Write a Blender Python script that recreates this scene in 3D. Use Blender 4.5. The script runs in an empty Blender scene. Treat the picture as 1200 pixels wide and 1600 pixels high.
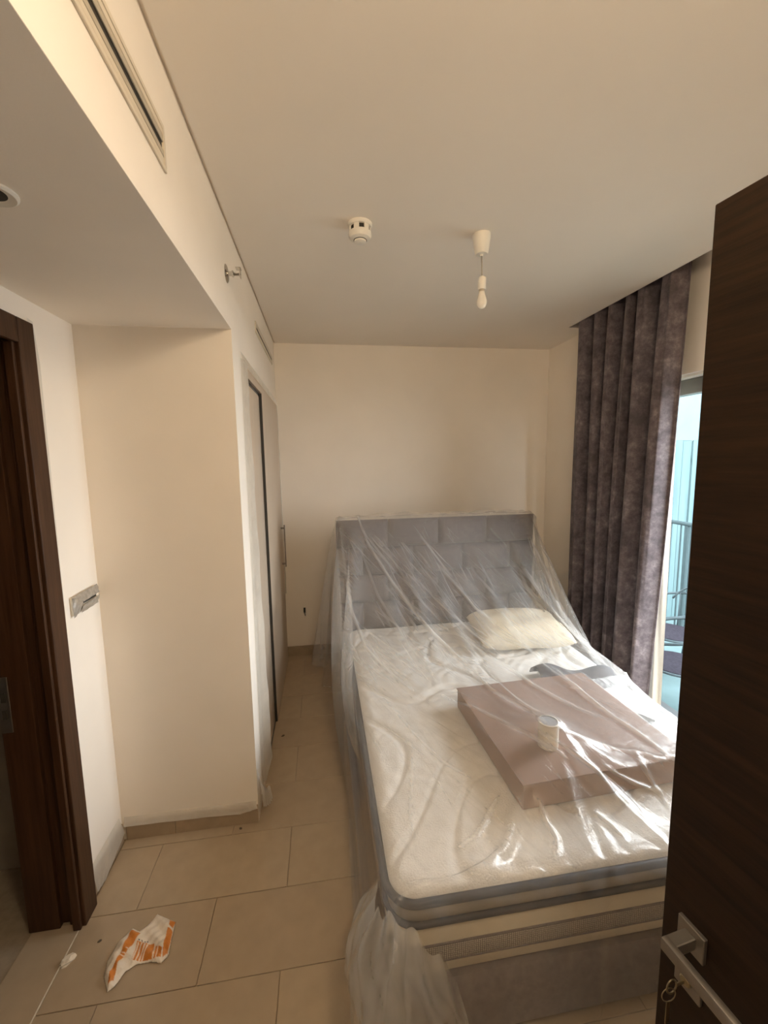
import bpy, bmesh, math, random
import numpy as np
from mathutils import Vector, Matrix
random.seed(7)
rng = np.random.default_rng(11)
sc = bpy.context.scene
col = sc.collection

# ------------------------------------------------------------------ camera
CAM_H, FPX = 1.78, 654.12
YAW, PITCH, ROLL = 0.14574, 0.12068, -0.01580
def cam_axes():
    cy, sy, cp, sp = math.cos(YAW), math.sin(YAW), math.cos(PITCH), math.sin(PITCH)
    f = Vector((sy*cp, cy*cp, -sp)); r = Vector((cy, -sy, 0)); u = r.cross(f)
    cr, sr = math.cos(ROLL), math.sin(ROLL)
    return r*cr + u*sr, -r*sr + u*cr, f
AX_R, AX_U, AX_F = cam_axes()
CAM = Vector((0, 0, CAM_H))
cd = bpy.data.cameras.new('camera'); camera = bpy.data.objects.new('camera', cd); col.objects.link(camera)
m = Matrix((AX_R, AX_U, -AX_F)).transposed().to_4x4(); m.translation = CAM
camera.matrix_world = m
cd.sensor_fit = 'VERTICAL'; cd.sensor_height = 36; cd.lens = 36*FPX/1600
cd.clip_start = 0.02; cd.clip_end = 200
sc.camera = camera

# ------------------------------------------------------------------ light
w = bpy.data.worlds.new('sky'); sc.world = w; w.use_nodes = True
bg = w.node_tree.nodes['Background']
bg.inputs[0].default_value = (0.95, 0.975, 1.0, 1); bg.inputs[1].default_value = 21.5
def area(name, loc, rot, sx, sy, power, color, portal=False, spread=180):
    d = bpy.data.lights.new(name, 'AREA'); d.shape = 'RECTANGLE'; d.size = sx; d.size_y = sy
    d.energy = power; d.color = color; d.spread = math.radians(spread)
    if portal: d.cycles.is_portal = True
    o = bpy.data.objects.new(name, d); col.objects.link(o); o.location = loc; o.rotation_euler = rot
    return o
WN0 = 1.45                       # near jamb of the window
area('window_portal', (2.36, (WN0+3.1)/2, 1.15), (0, math.pi/2, 0), 2.2, 3.1-WN0, 1, (1, 1, 1), portal=True)
# warm lamp at the ceiling inside the room door, behind the camera: its pool of light shows on the bulkhead
ld = bpy.data.lights.new('ceiling_lamp_offscreen', 'POINT'); ld.energy = 38; ld.color = (1.0, 0.80, 0.56); ld.shadow_soft_size = 0.105
lo = bpy.data.objects.new('ceiling_lamp_offscreen', ld); col.objects.link(lo); lo.location = (0.42, -0.08, 2.615)
sc.view_settings.view_transform = 'Standard'; sc.view_settings.look = 'None'
sc.view_settings.gamma = 1.0; sc.view_settings.use_curve_mapping = False
sc.view_settings.exposure = -0.03
sc.cycles.max_bounces = 14; sc.cycles.diffuse_bounces = 8; sc.cycles.transparent_max_bounces = 24
sc.cycles.sample_clamp_indirect = 6.0
sc.cycles.caustics_reflective = False; sc.cycles.caustics_refractive = False

# ------------------------------------------------------------------ pixel helpers (1200 x 1600 frame)
def ray(px, py):
    return AX_R*((px-600)/FPX) + AX_U*(-(py-800)/FPX) + AX_F
def at(px, py, axis, val):
    d = ray(px, py); return CAM + d*((val-CAM[axis])/d[axis])
def on_floor(px, py, z=0.0): return at(px, py, 2, z)

# ------------------------------------------------------------------ materials
def new_mat(name):
    mt = bpy.data.materials.new(name); mt.use_nodes = True
    nt = mt.node_tree; b = nt.nodes['Principled BSDF']
    return mt, nt, b
def nd(nt, t, **kw):
    n = nt.nodes.new(t)
    for k, v in kw.items(): setattr(n, k, v)
    return n
def noise(nt, scale, detail=3, rough=0.5, vec=None, coord='Object', stretch=None):
    n = nd(nt, 'ShaderNodeTexNoise'); n.inputs['Scale'].default_value = scale
    n.inputs['Detail'].default_value = detail; n.inputs['Roughness'].default_value = rough
    tc = nd(nt, 'ShaderNodeTexCoord'); out = tc.outputs[coord]
    if stretch:
        mp = nd(nt, 'ShaderNodeMapping'); mp.inputs['Scale'].default_value = stretch
        nt.links.new(out, mp.inputs[0]); out = mp.outputs[0]
    nt.links.new(out, n.inputs['Vector'])
    return n
def ramp(nt, src, stops):
    r = nd(nt, 'ShaderNodeValToRGB'); nt.links.new(src, r.inputs[0])
    e = r.color_ramp.elements
    while len(e) < len(stops): e.new(0.5)
    for i, (p, c) in enumerate(stops):
        e[i].position = p; e[i].color = (*c, 1)
    return r
def bump(nt, b, src, strength, dist=0.01):
    bp = nd(nt, 'ShaderNodeBump'); bp.inputs['Strength'].default_value = strength
    bp.inputs['Distance'].default_value = dist
    nt.links.new(src, bp.inputs['Height']); nt.links.new(bp.outputs[0], b.inputs['Normal'])
    return bp
def mul(c, k): return tuple(min(1, x*k) for x in c)
def plain(name, c, rough=0.5, metal=0.0, var=0.05, scale=8, bmp=0.0, bscale=60, stretch=None, coord='Object', spec=0.5, bdist=0.002):
    mt, nt, b = new_mat(name)
    n = noise(nt, scale, stretch=stretch, coord=coord)
    r = ramp(nt, n.outputs[0], [(0.3, mul(c, 1-var)), (0.7, mul(c, 1+var))])
    nt.links.new(r.outputs[0], b.inputs['Base Color'])
    b.inputs['Roughness'].default_value = rough; b.inputs['Metallic'].default_value = metal
    b.inputs['Specular IOR Level'].default_value = spec
    if bmp:
        n2 = noise(nt, bscale, detail=4, coord=coord, stretch=stretch); bump(nt, b, n2.outputs[0], bmp, bdist)
    return mt
M = {}
M['wall'] = plain('cream_wall_paint', (0.86, 0.80, 0.72), 0.75, var=0.02, scale=3, bmp=0.10, bscale=180, spec=0.25)
M['ceiling'] = plain('ceiling_paint', (0.85, 0.79, 0.71), 0.8, var=0.015, scale=2, bmp=0.05, bscale=150, spec=0.2)
M['tile'] = plain('beige_porcelain_tile', (0.40, 0.315, 0.22), 0.32, var=0.05, scale=14, bmp=0.05, bscale=90, spec=0.4)
M['tile2'] = plain('beige_porcelain_tile_b', (0.385, 0.30, 0.21), 0.34, var=0.05, scale=12, bmp=0.05, bscale=90, spec=0.4)
M['grout'] = plain('grey_grout', (0.28, 0.22, 0.155), 0.9, var=0.1, scale=40)
M['white_grout'] = plain('white_grout', (0.72, 0.66, 0.56), 0.8, var=0.1, scale=60)
M['skirt'] = plain('skirting_tile_beige', (0.36, 0.28, 0.195), 0.4, var=0.06, scale=20)
M['white_plastic'] = plain('white_plastic', (0.78, 0.75, 0.68), 0.35, var=0.02, scale=10)
M['dark_slot'] = plain('dark_slot', (0.03, 0.026, 0.02), 0.7, var=0.1)
M['grey_slot'] = plain('louvre_grey', (0.45, 0.40, 0.32), 0.5, var=0.05)
M['louvre'] = plain('louvre_beige', (0.66, 0.59, 0.48), 0.45, var=0.03)
M['chrome'] = plain('chrome', (0.62, 0.60, 0.56), 0.18, metal=1.0, var=0.03)
M['satin'] = plain('satin_nickel', (0.30, 0.275, 0.25), 0.42, metal=0.9, var=0.05, scale=60)
M['brass'] = plain('key_brass', (0.42, 0.36, 0.24), 0.35, metal=1.0, var=0.06)
M['alu'] = plain('grey_window_aluminium', (0.12, 0.115, 0.105), 0.4, var=0.05, metal=0.3)
M['black_alu'] = plain('black_track', (0.03, 0.032, 0.035), 0.4, var=0.05)
M['cardboard'] = plain('brown_carton', (0.23, 0.145, 0.11), 0.7, var=0.14, scale=5, bmp=0.03, bscale=40)
M['carton_side'] = plain('carton_side', (0.30, 0.19, 0.145), 0.7, var=0.1, scale=9)
M['navy'] = plain('navy_piping', (0.012, 0.018, 0.032), 0.55, var=0.1, bmp=0.2, bscale=300)
M['quilt'] = plain('cream_quilt_knit', (0.74, 0.725, 0.70), 0.85, var=0.03, scale=30, bmp=0.7, bscale=170, bdist=0.004, spec=0.1)
M['border'] = plain('mattress_border_cream', (0.66, 0.60, 0.48), 0.85, var=0.04, scale=30, bmp=0.2, bscale=400, spec=0.1)
M['topper_side'] = plain('topper_side_grey', (0.34, 0.31, 0.27), 0.85, var=0.06, scale=30, bmp=0.2, bscale=300, spec=0.1)
M['pillow'] = plain('cream_pillow_cotton', (0.66, 0.59, 0.46), 0.85, var=0.03, scale=10, bmp=0.35, bscale=14, bdist=0.02, spec=0.1)
M['dark_cloth'] = plain('dark_grey_cloth', (0.06, 0.062, 0.075), 0.8, var=0.15, scale=20)
M['bulb'] = plain('frosted_bulb', (0.80, 0.77, 0.70), 0.12, var=0.01)
M['cord'] = plain('white_cord', (0.40, 0.37, 0.32), 0.5, var=0.02)
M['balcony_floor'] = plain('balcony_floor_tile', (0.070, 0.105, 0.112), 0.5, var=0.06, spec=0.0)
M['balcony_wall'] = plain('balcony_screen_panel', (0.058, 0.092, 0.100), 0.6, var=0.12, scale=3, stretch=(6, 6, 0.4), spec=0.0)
M['sky_cover'] = plain('balcony_sky_cover', (0.072, 0.112, 0.120), 0.6, var=0.04, spec=0.0)  # pale tone of the added panel that covers the sky
M['ground'] = plain('pale_ground', (0.26, 0.24, 0.21), 0.9, var=0.2, scale=.3)
M['chair_metal'] = plain('chair_tube_grey', (0.045, 0.060, 0.068), 0.6, var=0.06, spec=0.0)
M['rail_metal'] = plain('railing_grey', (0.040, 0.058, 0.064), 0.6, var=0.05, spec=0.0)
M['chair_seat'] = plain('chair_woven_mauve', (0.022, 0.021, 0.027), 0.7, var=0.2, scale=60, bmp=0.4, bscale=120, spec=0.0)
M['bath'] = plain('bathroom_dark_tile', (0.30, 0.265, 0.22), 0.4, var=0.1)
M['debris'] = plain('dark_crumb', (0.10, 0.075, 0.05), 0.8, var=0.2)
M['chip'] = plain('white_scrap', (0.66, 0.60, 0.50), 0.7, var=0.08, scale=40)
M['dark_glass'] = plain('grey_lid', (0.34, 0.36, 0.40), 0.4, var=0.05)

def wood_mat(name, dark, light, rough, axis_scale, coord='Object'):
    mt, nt, b = new_mat(name)
    n = noise(nt, 3.0, detail=6, rough=0.65, stretch=axis_scale, coord=coord)
    r = ramp(nt, n.outputs[0], [(0.30, dark), (0.52, tuple((a+c)/2 for a, c in zip(dark, light))), (0.72, light)])
    nt.links.new(r.outputs[0], b.inputs['Base Color'])
    b.inputs['Roughness'].default_value = rough; b.inputs['Specular IOR Level'].default_value = 0.2
    n2 = noise(nt, 6.0, detail=5, rough=0.7, stretch=axis_scale, coord=coord); bump(nt, b, n2.outputs[0], 0.12, 0.003)
    return mt
M['door_wood'] = wood_mat('walnut_horizontal_grain', (0.0075, 0.0032, 0.0010), (0.030, 0.0145, 0.0060), 0.55, (1.2, 1.2, 22))
M['frame_wood'] = wood_mat('brown_frame_wood', (0.034, 0.015, 0.007), (0.075, 0.036, 0.018), 0.42, (18, 18, 0.9))
M['wardrobe'] = wood_mat('wardrobe_laminate', (0.52, 0.43, 0.335), (0.60, 0.50, 0.40), 0.35, (14, 14, 0.6))

def curtain_mat():
    mt, nt, b = new_mat('crushed_velvet_curtain')
    n = noise(nt, 16, detail=6, rough=0.72, stretch=(1, 1, 1))
    n3 = noise(nt, 3.2, detail=2)
    mx = nd(nt, 'ShaderNodeMath', operation='ADD'); nt.links.new(n.outputs[0], mx.inputs[0]); 
    sc_ = nd(nt, 'ShaderNodeMath', operation='MULTIPLY_ADD'); nt.links.new(n3.outputs[0], sc_.inputs[0]); sc_.inputs[1].default_value = 0.4; sc_.inputs[2].default_value = -0.2
    nt.links.new(sc_.outputs[0], mx.inputs[1])
    r = ramp(nt, mx.outputs[0], [(0.36, (0.066, 0.052, 0.058)), (0.50, (0.112, 0.090, 0.099)), (0.60, (0.155, 0.128, 0.138)), (0.72, (0.26, 0.22, 0.23))])
    nt.links.new(r.outputs[0], b.inputs['Base Color'])
    b.inputs['Roughness'].default_value = 0.75; b.inputs['Sheen Weight'].default_value = 0.12; b.inputs['Sheen Roughness'].default_value = 0.4
    bump(nt, b, n.outputs[0], 0.35, 0.004)
    return mt
M['curtain'] = curtain_mat()
def velvet(name, c):
    mt, nt, b = new_mat(name)
    n = noise(nt, 40, detail=5, rough=0.7)
    r = ramp(nt, n.outputs[0], [(0.35, mul(c, 0.8)), (0.65, mul(c, 1.25))])
    nt.links.new(r.outputs[0], b.inputs['Base Color'])
    b.inputs['Roughness'].default_value = 0.85; b.inputs['Sheen Weight'].default_value = 0.2
    bump(nt, b, n.outputs[0], 0.2, 0.002)
    return mt
M['headboard'] = velvet('mauve_grey_velvet', (0.105, 0.086, 0.088))
M['bedbase'] = velvet('brown_grey_velvet', (0.105, 0.086, 0.088))

def mesh_band_mat():
    mt, nt, b = new_mat('perforated_mesh_tape')
    tc = nd(nt, 'ShaderNodeTexCoord'); v = nd(nt, 'ShaderNodeTexVoronoi'); v.inputs['Scale'].default_value = 150
    v.inputs['Randomness'].default_value = 0.15
    nt.links.new(tc.outputs['Object'], v.inputs['Vector'])
    r = ramp(nt, v.outputs['Distance'], [(0.25, (0.46, 0.42, 0.37)), (0.45, (0.15, 0.13, 0.115))])
    nt.links.new(r.outputs[0], b.inputs['Base Color']); b.inputs['Roughness'].default_value = 0.8
    return mt
M['mesh'] = mesh_band_mat()

def two_sided_fresnel(nt, ior):
    # a thin film reflects alike from both of its sides
    ge = nd(nt, 'ShaderNodeNewGeometry'); mr = nd(nt, 'ShaderNodeMapRange')
    mr.inputs[3].default_value = ior; mr.inputs[4].default_value = 1/ior
    nt.links.new(ge.outputs['Backfacing'], mr.inputs[0])
    fr = nd(nt, 'ShaderNodeFresnel'); nt.links.new(mr.outputs[0], fr.inputs[0]); return fr
def film_mat(name, tint, opacity, trans, rough, bscale, bstr, var=0.1, fold=0.0):
    # a thin plastic film: part of the light passes straight, part is scattered, plus a sheen
    mt = bpy.data.materials.new(name); mt.use_nodes = True; nt = mt.node_tree
    nt.nodes.remove(nt.nodes['Principled BSDF']); out = nt.nodes['Material Output']
    nz = noise(nt, bscale, detail=6, rough=0.65)
    nz2 = noise(nt, bscale*0.28, detail=3)
    addn = nd(nt, 'ShaderNodeMath', operation='MULTIPLY_ADD'); nt.links.new(nz2.outputs[0], addn.inputs[0]); addn.inputs[1].default_value = 2.0; nt.links.new(nz.outputs[0], addn.inputs[2])
    bp = nd(nt, 'ShaderNodeBump'); bp.inputs['Strength'].default_value = bstr; bp.inputs['Distance'].default_value = 0.006
    hsrc = addn.outputs[0]
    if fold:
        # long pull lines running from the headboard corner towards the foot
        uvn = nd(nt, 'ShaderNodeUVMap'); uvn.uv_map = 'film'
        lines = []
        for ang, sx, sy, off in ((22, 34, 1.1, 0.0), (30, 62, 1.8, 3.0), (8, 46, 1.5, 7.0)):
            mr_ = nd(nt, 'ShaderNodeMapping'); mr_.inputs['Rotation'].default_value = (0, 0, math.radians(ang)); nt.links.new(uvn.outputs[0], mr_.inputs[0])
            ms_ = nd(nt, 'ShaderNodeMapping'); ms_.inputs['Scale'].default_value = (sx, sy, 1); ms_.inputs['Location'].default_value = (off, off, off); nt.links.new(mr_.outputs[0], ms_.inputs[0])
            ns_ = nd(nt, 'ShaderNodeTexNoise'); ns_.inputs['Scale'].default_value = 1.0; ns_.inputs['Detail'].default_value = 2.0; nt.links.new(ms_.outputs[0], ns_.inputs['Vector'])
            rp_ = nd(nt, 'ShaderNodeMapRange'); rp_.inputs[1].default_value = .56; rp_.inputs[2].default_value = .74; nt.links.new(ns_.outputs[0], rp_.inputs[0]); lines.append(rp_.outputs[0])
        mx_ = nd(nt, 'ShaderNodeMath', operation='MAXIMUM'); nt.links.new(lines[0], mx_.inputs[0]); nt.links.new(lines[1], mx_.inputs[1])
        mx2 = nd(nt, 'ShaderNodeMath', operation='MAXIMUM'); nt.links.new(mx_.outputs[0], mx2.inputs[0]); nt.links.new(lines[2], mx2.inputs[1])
        pn = nd(nt, 'ShaderNodeAttribute'); pn.attribute_name = 'pull_haze'
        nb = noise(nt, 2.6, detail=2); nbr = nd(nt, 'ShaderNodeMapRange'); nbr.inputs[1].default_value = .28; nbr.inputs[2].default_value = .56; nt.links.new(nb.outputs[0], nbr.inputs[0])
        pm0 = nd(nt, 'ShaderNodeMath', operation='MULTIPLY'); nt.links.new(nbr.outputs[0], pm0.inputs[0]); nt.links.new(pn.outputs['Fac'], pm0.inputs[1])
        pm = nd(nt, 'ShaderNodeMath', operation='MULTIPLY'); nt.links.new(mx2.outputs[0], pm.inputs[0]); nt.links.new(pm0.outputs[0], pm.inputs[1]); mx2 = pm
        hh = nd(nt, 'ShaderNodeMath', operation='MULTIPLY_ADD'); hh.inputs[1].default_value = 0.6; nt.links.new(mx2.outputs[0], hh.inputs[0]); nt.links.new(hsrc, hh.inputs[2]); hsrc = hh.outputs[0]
    nt.links.new(hsrc, bp.inputs['Height'])
    tr = nd(nt, 'ShaderNodeBsdfTransparent'); tr.inputs[0].default_value = (0.97, 0.97, 0.97, 1)
    df = nd(nt, 'ShaderNodeBsdfDiffuse'); df.inputs[0].default_value = (*tint, 1)
    tl = nd(nt, 'ShaderNodeBsdfTranslucent'); tl.inputs[0].default_value = (*tint, 1)
    gl = nd(nt, 'ShaderNodeBsdfGlossy'); gl.inputs['Roughness'].default_value = rough; gl.inputs[0].default_value = (1, 1, 1, 1)
    for s in (df, tl, gl): nt.links.new(bp.outputs[0], s.inputs['Normal'])
    m1 = nd(nt, 'ShaderNodeMixShader'); m1.inputs[0].default_value = trans
    nt.links.new(df.outputs[0], m1.inputs[1]); nt.links.new(tl.outputs[0], m1.inputs[2])
    m2 = nd(nt, 'ShaderNodeMixShader')
    rr = nd(nt, 'ShaderNodeMapRange'); rr.inputs[1].default_value = 0.3; rr.inputs[2].default_value = 0.7
    rr.inputs[3].default_value = opacity*(1-var); rr.inputs[4].default_value = opacity*(1+var)
    nt.links.new(nz2.outputs[0], rr.inputs[0]); fac = rr.outputs[0]
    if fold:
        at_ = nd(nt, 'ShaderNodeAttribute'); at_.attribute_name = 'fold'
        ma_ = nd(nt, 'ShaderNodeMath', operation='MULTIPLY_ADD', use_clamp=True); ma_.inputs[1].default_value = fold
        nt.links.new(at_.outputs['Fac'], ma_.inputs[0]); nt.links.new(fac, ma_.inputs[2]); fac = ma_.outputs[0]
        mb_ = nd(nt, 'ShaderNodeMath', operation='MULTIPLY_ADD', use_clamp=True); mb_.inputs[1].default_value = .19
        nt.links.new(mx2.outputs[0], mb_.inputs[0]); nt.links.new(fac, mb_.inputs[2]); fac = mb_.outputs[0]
        mc_ = nd(nt, 'ShaderNodeMath', operation='MULTIPLY_ADD', use_clamp=True); mc_.inputs[1].default_value = .07    # haze painted in, stronger on the headboard slope than on the mattress
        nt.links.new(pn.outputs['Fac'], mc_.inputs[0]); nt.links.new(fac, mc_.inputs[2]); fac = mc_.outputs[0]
    nt.links.new(fac, m2.inputs[0])
    nt.links.new(tr.outputs[0], m2.inputs[1]); nt.links.new(m1.outputs[0], m2.inputs[2])
    fr = two_sided_fresnel(nt, 1.45); nt.links.new(bp.outputs[0], fr.inputs['Normal'])
    m3 = nd(nt, 'ShaderNodeMixShader'); nt.links.new(fr.outputs[0], m3.inputs[0])
    nt.links.new(m2.outputs[0], m3.inputs[1]); nt.links.new(gl.outputs[0], m3.inputs[2])
    nt.links.new(m3.outputs[0], out.inputs[0])
    return mt
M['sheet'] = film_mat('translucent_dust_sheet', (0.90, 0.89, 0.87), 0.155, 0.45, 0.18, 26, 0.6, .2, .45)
M['film'] = film_mat('milky_masking_film', (0.86, 0.83, 0.76), 0.62, 0.4, 0.3, 30, 0.4)
M['sheer'] = film_mat('white_sheer_fabric', (0.66, 0.63, 0.56), 1.0, 0.06, 0.7, 200, 0.1, 0.0)

def glass_mat():
    mt = bpy.data.materials.new('tinted_glass'); mt.use_nodes = True; nt = mt.node_tree
    nt.nodes.remove(nt.nodes['Principled BSDF']); out = nt.nodes['Material Output']
    tr = nd(nt, 'ShaderNodeBsdfTransparent'); tr.inputs[0].default_value = (0.95, 0.975, 0.975, 1)
    nt.links.new(tr.outputs[0], out.inputs[0])
    return mt
M['glass'] = glass_mat()

# ------------------------------------------------------------------ mesh helpers
def link(name, me, mat, parent=None):
    o = bpy.data.objects.new(name, me); col.objects.link(o)
    for mm in (mat if isinstance(mat, (list, tuple)) else [mat]):
        if mm is not None: me.materials.append(M[mm] if isinstance(mm, str) else mm)
    if parent is not None: o.parent = parent
    return o
def tag(o, label, cat, group=None):
    o['label'] = label; o['category'] = cat
    if group: o['group'] = group
    return o
def struct(o, label=None):
    o['kind'] = 'structure'
    if label: o['label'] = label
    return o
def empty(name, loc=(0, 0, 0)):
    o = bpy.data.objects.new(name, None); col.objects.link(o); o.location = loc; o.empty_display_size = 0.1
    return o
class MB:
    """collects shapes in world (or local) coordinates into one mesh"""
    def __init__(s): s.bm = bmesh.new()
    def box(s, x0, x1, y0, y1, z0, z1, bev=0.0, seg=2, rot=None):
        r = bmesh.ops.create_cube(s.bm, size=1.0)
        vs = r['verts']
        for v in vs:
            v.co = Vector((x0+(v.co.x+.5)*(x1-x0), y0+(v.co.y+.5)*(y1-y0), z0+(v.co.z+.5)*(z1-z0)))
        if bev > 0:
            es = list({e for v in vs for e in v.link_edges})
            rb = bmesh.ops.bevel(s.bm, geom=es, offset=bev, segments=seg, affect='EDGES', profile=0.6)
            vs = rb['verts']
        if rot is not None: bmesh.ops.transform(s.bm, matrix=rot, verts=list({v for v in vs if v.is_valid}))
        return s
    def quad(s, pts):
        s.bm.faces.new([s.bm.verts.new(p) for p in pts]); return s
    def lathe(s, prof, c=(0, 0, 0), n=32, axis='z', cap=True):
        rings = []
        for (r, h) in prof:
            ring = []
            for i in range(n):
                a = 2*math.pi*i/n
                if axis == 'z': p = (c[0]+r*math.cos(a), c[1]+r*math.sin(a), c[2]+h)
                elif axis == 'x': p = (c[0]+h, c[1]+r*math.cos(a), c[2]+r*math.sin(a))
                else: p = (c[0]+r*math.cos(a), c[1]+h, c[2]+r*math.sin(a))
                ring.append(s.bm.verts.new(p))
            rings.append(ring)
        for a, b in zip(rings, rings[1:]):
            for i in range(n): s.bm.faces.new((a[i], a[(i+1) % n], b[(i+1) % n], b[i]))
        if cap: s.bm.faces.new(rings[0][::-1]); s.bm.faces.new(rings[-1])
        return s
    def tube(s, pts, r, n=8, closed=False):
        pts = [Vector(p) for p in pts]; rings = []; N = len(pts); up = Vector((0, 0, 1)); prev = None
        for i, p in enumerate(pts):
            a = pts[(i-1) % N] if (closed or i > 0) else p
            b = pts[(i+1) % N] if (closed or i < N-1) else p
            t = (b-a).normalized()
            ref = prev if prev is not None else (up if abs(t.z) < 0.9 else Vector((1, 0, 0)))
            x = (ref - t*ref.dot(t)).normalized(); y = t.cross(x); prev = x
            rr = r[i] if isinstance(r, (list, tuple)) else r
            rings.append([s.bm.verts.new(p + x*(rr*math.cos(2*math.pi*k/n)) + y*(rr*math.sin(2*math.pi*k/n))) for k in range(n)])
        prs = list(zip(rings, rings[1:])) + ([(rings[-1], rings[0])] if closed else [])
        for a, b in prs:
            for k in range(n): s.bm.faces.new((a[k], a[(k+1) % n], b[(k+1) % n], b[k]))
        if not closed: s.bm.faces.new(rings[0][::-1]); s.bm.faces.new(rings[-1])
        return s
    def build(s, name, mat, parent=None, smooth=False, angle=None):
        bmesh.ops.recalc_face_normals(s.bm, faces=s.bm.faces)
        me = bpy.data.meshes.new(name); s.bm.to_mesh(me); s.bm.free()
        if smooth:
            me.polygons.foreach_set('use_smooth', [True]*len(me.polygons))
            if angle: me.set_sharp_from_angle(angle=math.radians(angle))
        return link(name, me, mat, parent)
def grid_mesh(name, P, smooth=True, closed_u=False):
    """P: (nv, nu, 3) array"""
    nv, nu = P.shape[:2]
    me = bpy.data.meshes.new(name)
    idx = np.arange(nv*nu).reshape(nv, nu)
    nxt = np.roll(idx, -1, axis=1) if closed_u else idx[:, 1:]
    cur = idx if closed_u else idx[:, :-1]
    q = np.stack([cur[:-1], nxt[:-1], nxt[1:], cur[1:]], -1).reshape(-1, 4)
    me.from_pydata(P.reshape(-1, 3).tolist(), [], q.tolist())
    if smooth: me.polygons.foreach_set('use_smooth', [True]*len(me.polygons))
    me.update()
    return me
def solid(o, t, off=0):
    md = o.modifiers.new('thickness', 'SOLIDIFY'); md.thickness = t; md.offset = off
    return o

# ------------------------------------------------------------------ the room's measures
XL, XR = -0.368, 2.14            # bulkhead / wardrobe face, right wall
YB, YN = 3.79, -0.33             # back wall, near wall
XW = -1.0                        # wall of the entry passage with the dark door
YW = 1.975                       # end wall of the passage (side of the wardrobe)
ZC, ZB = 2.79, 2.36              # ceiling, lowered ceiling
PX, PY = 1.94, 3.16              # curtain pocket edge and end
ZP = 2.96

# floor: slab of grout with tiles laid on it
fl = MB().box(-2.6, 2.34, -2.2, YB+.1, -0.12, -0.004).build('floor', 'grout'); struct(fl)
TP, TL = 0.2975, 0.594
def tile_obj(x0, x1, y0, y1, mat, parent, cache={}):
    g = 0.0012
    k = (round(x1-x0, 3), round(y1-y0, 3), mat)
    if k not in cache:
        cache[k] = MB().box(-(x1-x0)/2+g, (x1-x0)/2-g, -(y1-y0)/2+g, (y1-y0)/2-g, -0.010, 0.0, bev=0.0012, seg=1)
        o = cache[k].build('tile', mat, parent); cache[k] = o.data
    else:
        o = link('tile', cache[k], None, parent)
    o.location = ((x0+x1)/2, (y0+y1)/2, random.uniform(-0.0003, 0.0003))
    return o
row0 = 1.318 - 6*TP
for j in range(16):
    y0 = row0 + j*TP; y1 = min(y0+TP, YB)
    if y1 - y0 < .02: continue
    offs = -0.203 if (j % 2 == 1) else -0.485
    xa = -0.985
    xs = sorted({offs + k*TL for k in range(-3, 6)})
    cuts = [xa] + [x for x in xs if xa+.02 < x < XR-.02] + [XR]
    for a, b in zip(cuts, cuts[1:]):
        if y0 > YW and b <= XL+0.001: continue
        tile_obj(a, b, y0, y1, 'tile' if random.random() < .6 else 'tile2', fl)
# threshold strip in the dark doorway with its pale joint
MB().box(-0.9885, -0.9845, -0.33, 1.60, -0.004, 0.0006).build('white_joint', 'white_grout', fl)
MB().box(-1.16, -0.990, 0.70, 1.60, -0.004, 0.0).build('threshold_tile', 'tile2', fl)

# walls
def wall(name, *boxes, mat='wall'):
    b = MB()
    for bx in boxes: b.box(*bx)
    return struct(b.build(name, mat))
T = 0.14
wall('wall_back', (-1.2, 2.34, YB, YB+T, -0.1, 3.1))
wall('wall_right', (XR, 2.34, 3.16, YB, -0.1, 3.1), (XR, 2.34, YN-T, 3.16, 2.262, 3.1), (XR, 2.34, YN-T, WN0, -0.1, 2.262), (XR, 2.34, 3.10, 3.16, -0.1, 2.262))
# wardrobe side wall and the plaster around the wardrobe opening
WY0, WY1, WZ = 2.215, 3.735, 2.272
wall('wall_wardrobe', (XW-T, XL, YW, YW+0.10, -0.1, ZB+.0006), (XL-.10, XL, YW+.10, WY0, -0.1, ZB+.0006),
     (XL-.10, XL, WY0, YB, WZ, ZC+.0115), (XL-.10, XL, WY1, YB, -0.1, WZ))
wall('wall_bulkhead', (XL-.10, XL, YN, WY0, ZB+.0006, ZC+.0115))
wall('wall_left', (XW-T, XW, 1.655, YW, -0.1, ZB+.1), (XW-T, XW, 0.66, 1.655, 2.255, ZB+.1), (XW-T, XW, YN-T, 0.66, -0.1, ZB+.1))
wall('wall_front', (-1.2, -0.24, YN-T, YN, -0.1, 3.1), (-0.24, 0.70, YN-T, YN, 2.17, 3.1), (0.70, 2.34, YN-T, YN, -0.1, 3.1))
# ceiling with the shadow gap along the bulkhead and the curtain pocket
struct(MB().box(XL+0.012, PX, YN-T, YB+.05, ZC, ZC+.17).box(PX, 2.2, PY, YB+.05, ZC, ZC+.17).box(XL-.1, XL+0.012, YN-T, YB+.05, ZC+.012, ZC+.17)
       .box(PX, 2.2, YN-T, PY, ZP, ZP+.1).build('ceiling', 'ceiling'))
struct(MB().box(XW-.1, XL-.0006, YN-T, YW-.0002, ZB, ZB+.12).build('ceiling_entry', 'wall'))
# hallway behind the camera (the photographer stands in the doorway)
wall('wall_hallway', (-0.75, -0.65, -2.1, YN-T, -0.1, 2.6), (1.15, 1.25, -2.1, YN-T, -0.1, 2.6), (-0.75, 1.25, -2.2, -2.1, -0.1, 2.6), (-0.75, 1.25, -2.2, YN-T, 2.5, 2.6))
# dark bathroom beyond the doorway on the left
wall('wall_bathroom', (-2.6, -2.5, -0.3, 2.3, -0.1, 2.6), (-2.6, XW-T, 1.9, 2.0, -0.1, 2.6), (-2.6, XW-T, -0.2, -0.1, -0.1, 2.6), (-2.6, XW-T, -0.2, 2.0, 2.4, 2.5), mat='bath')

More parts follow.
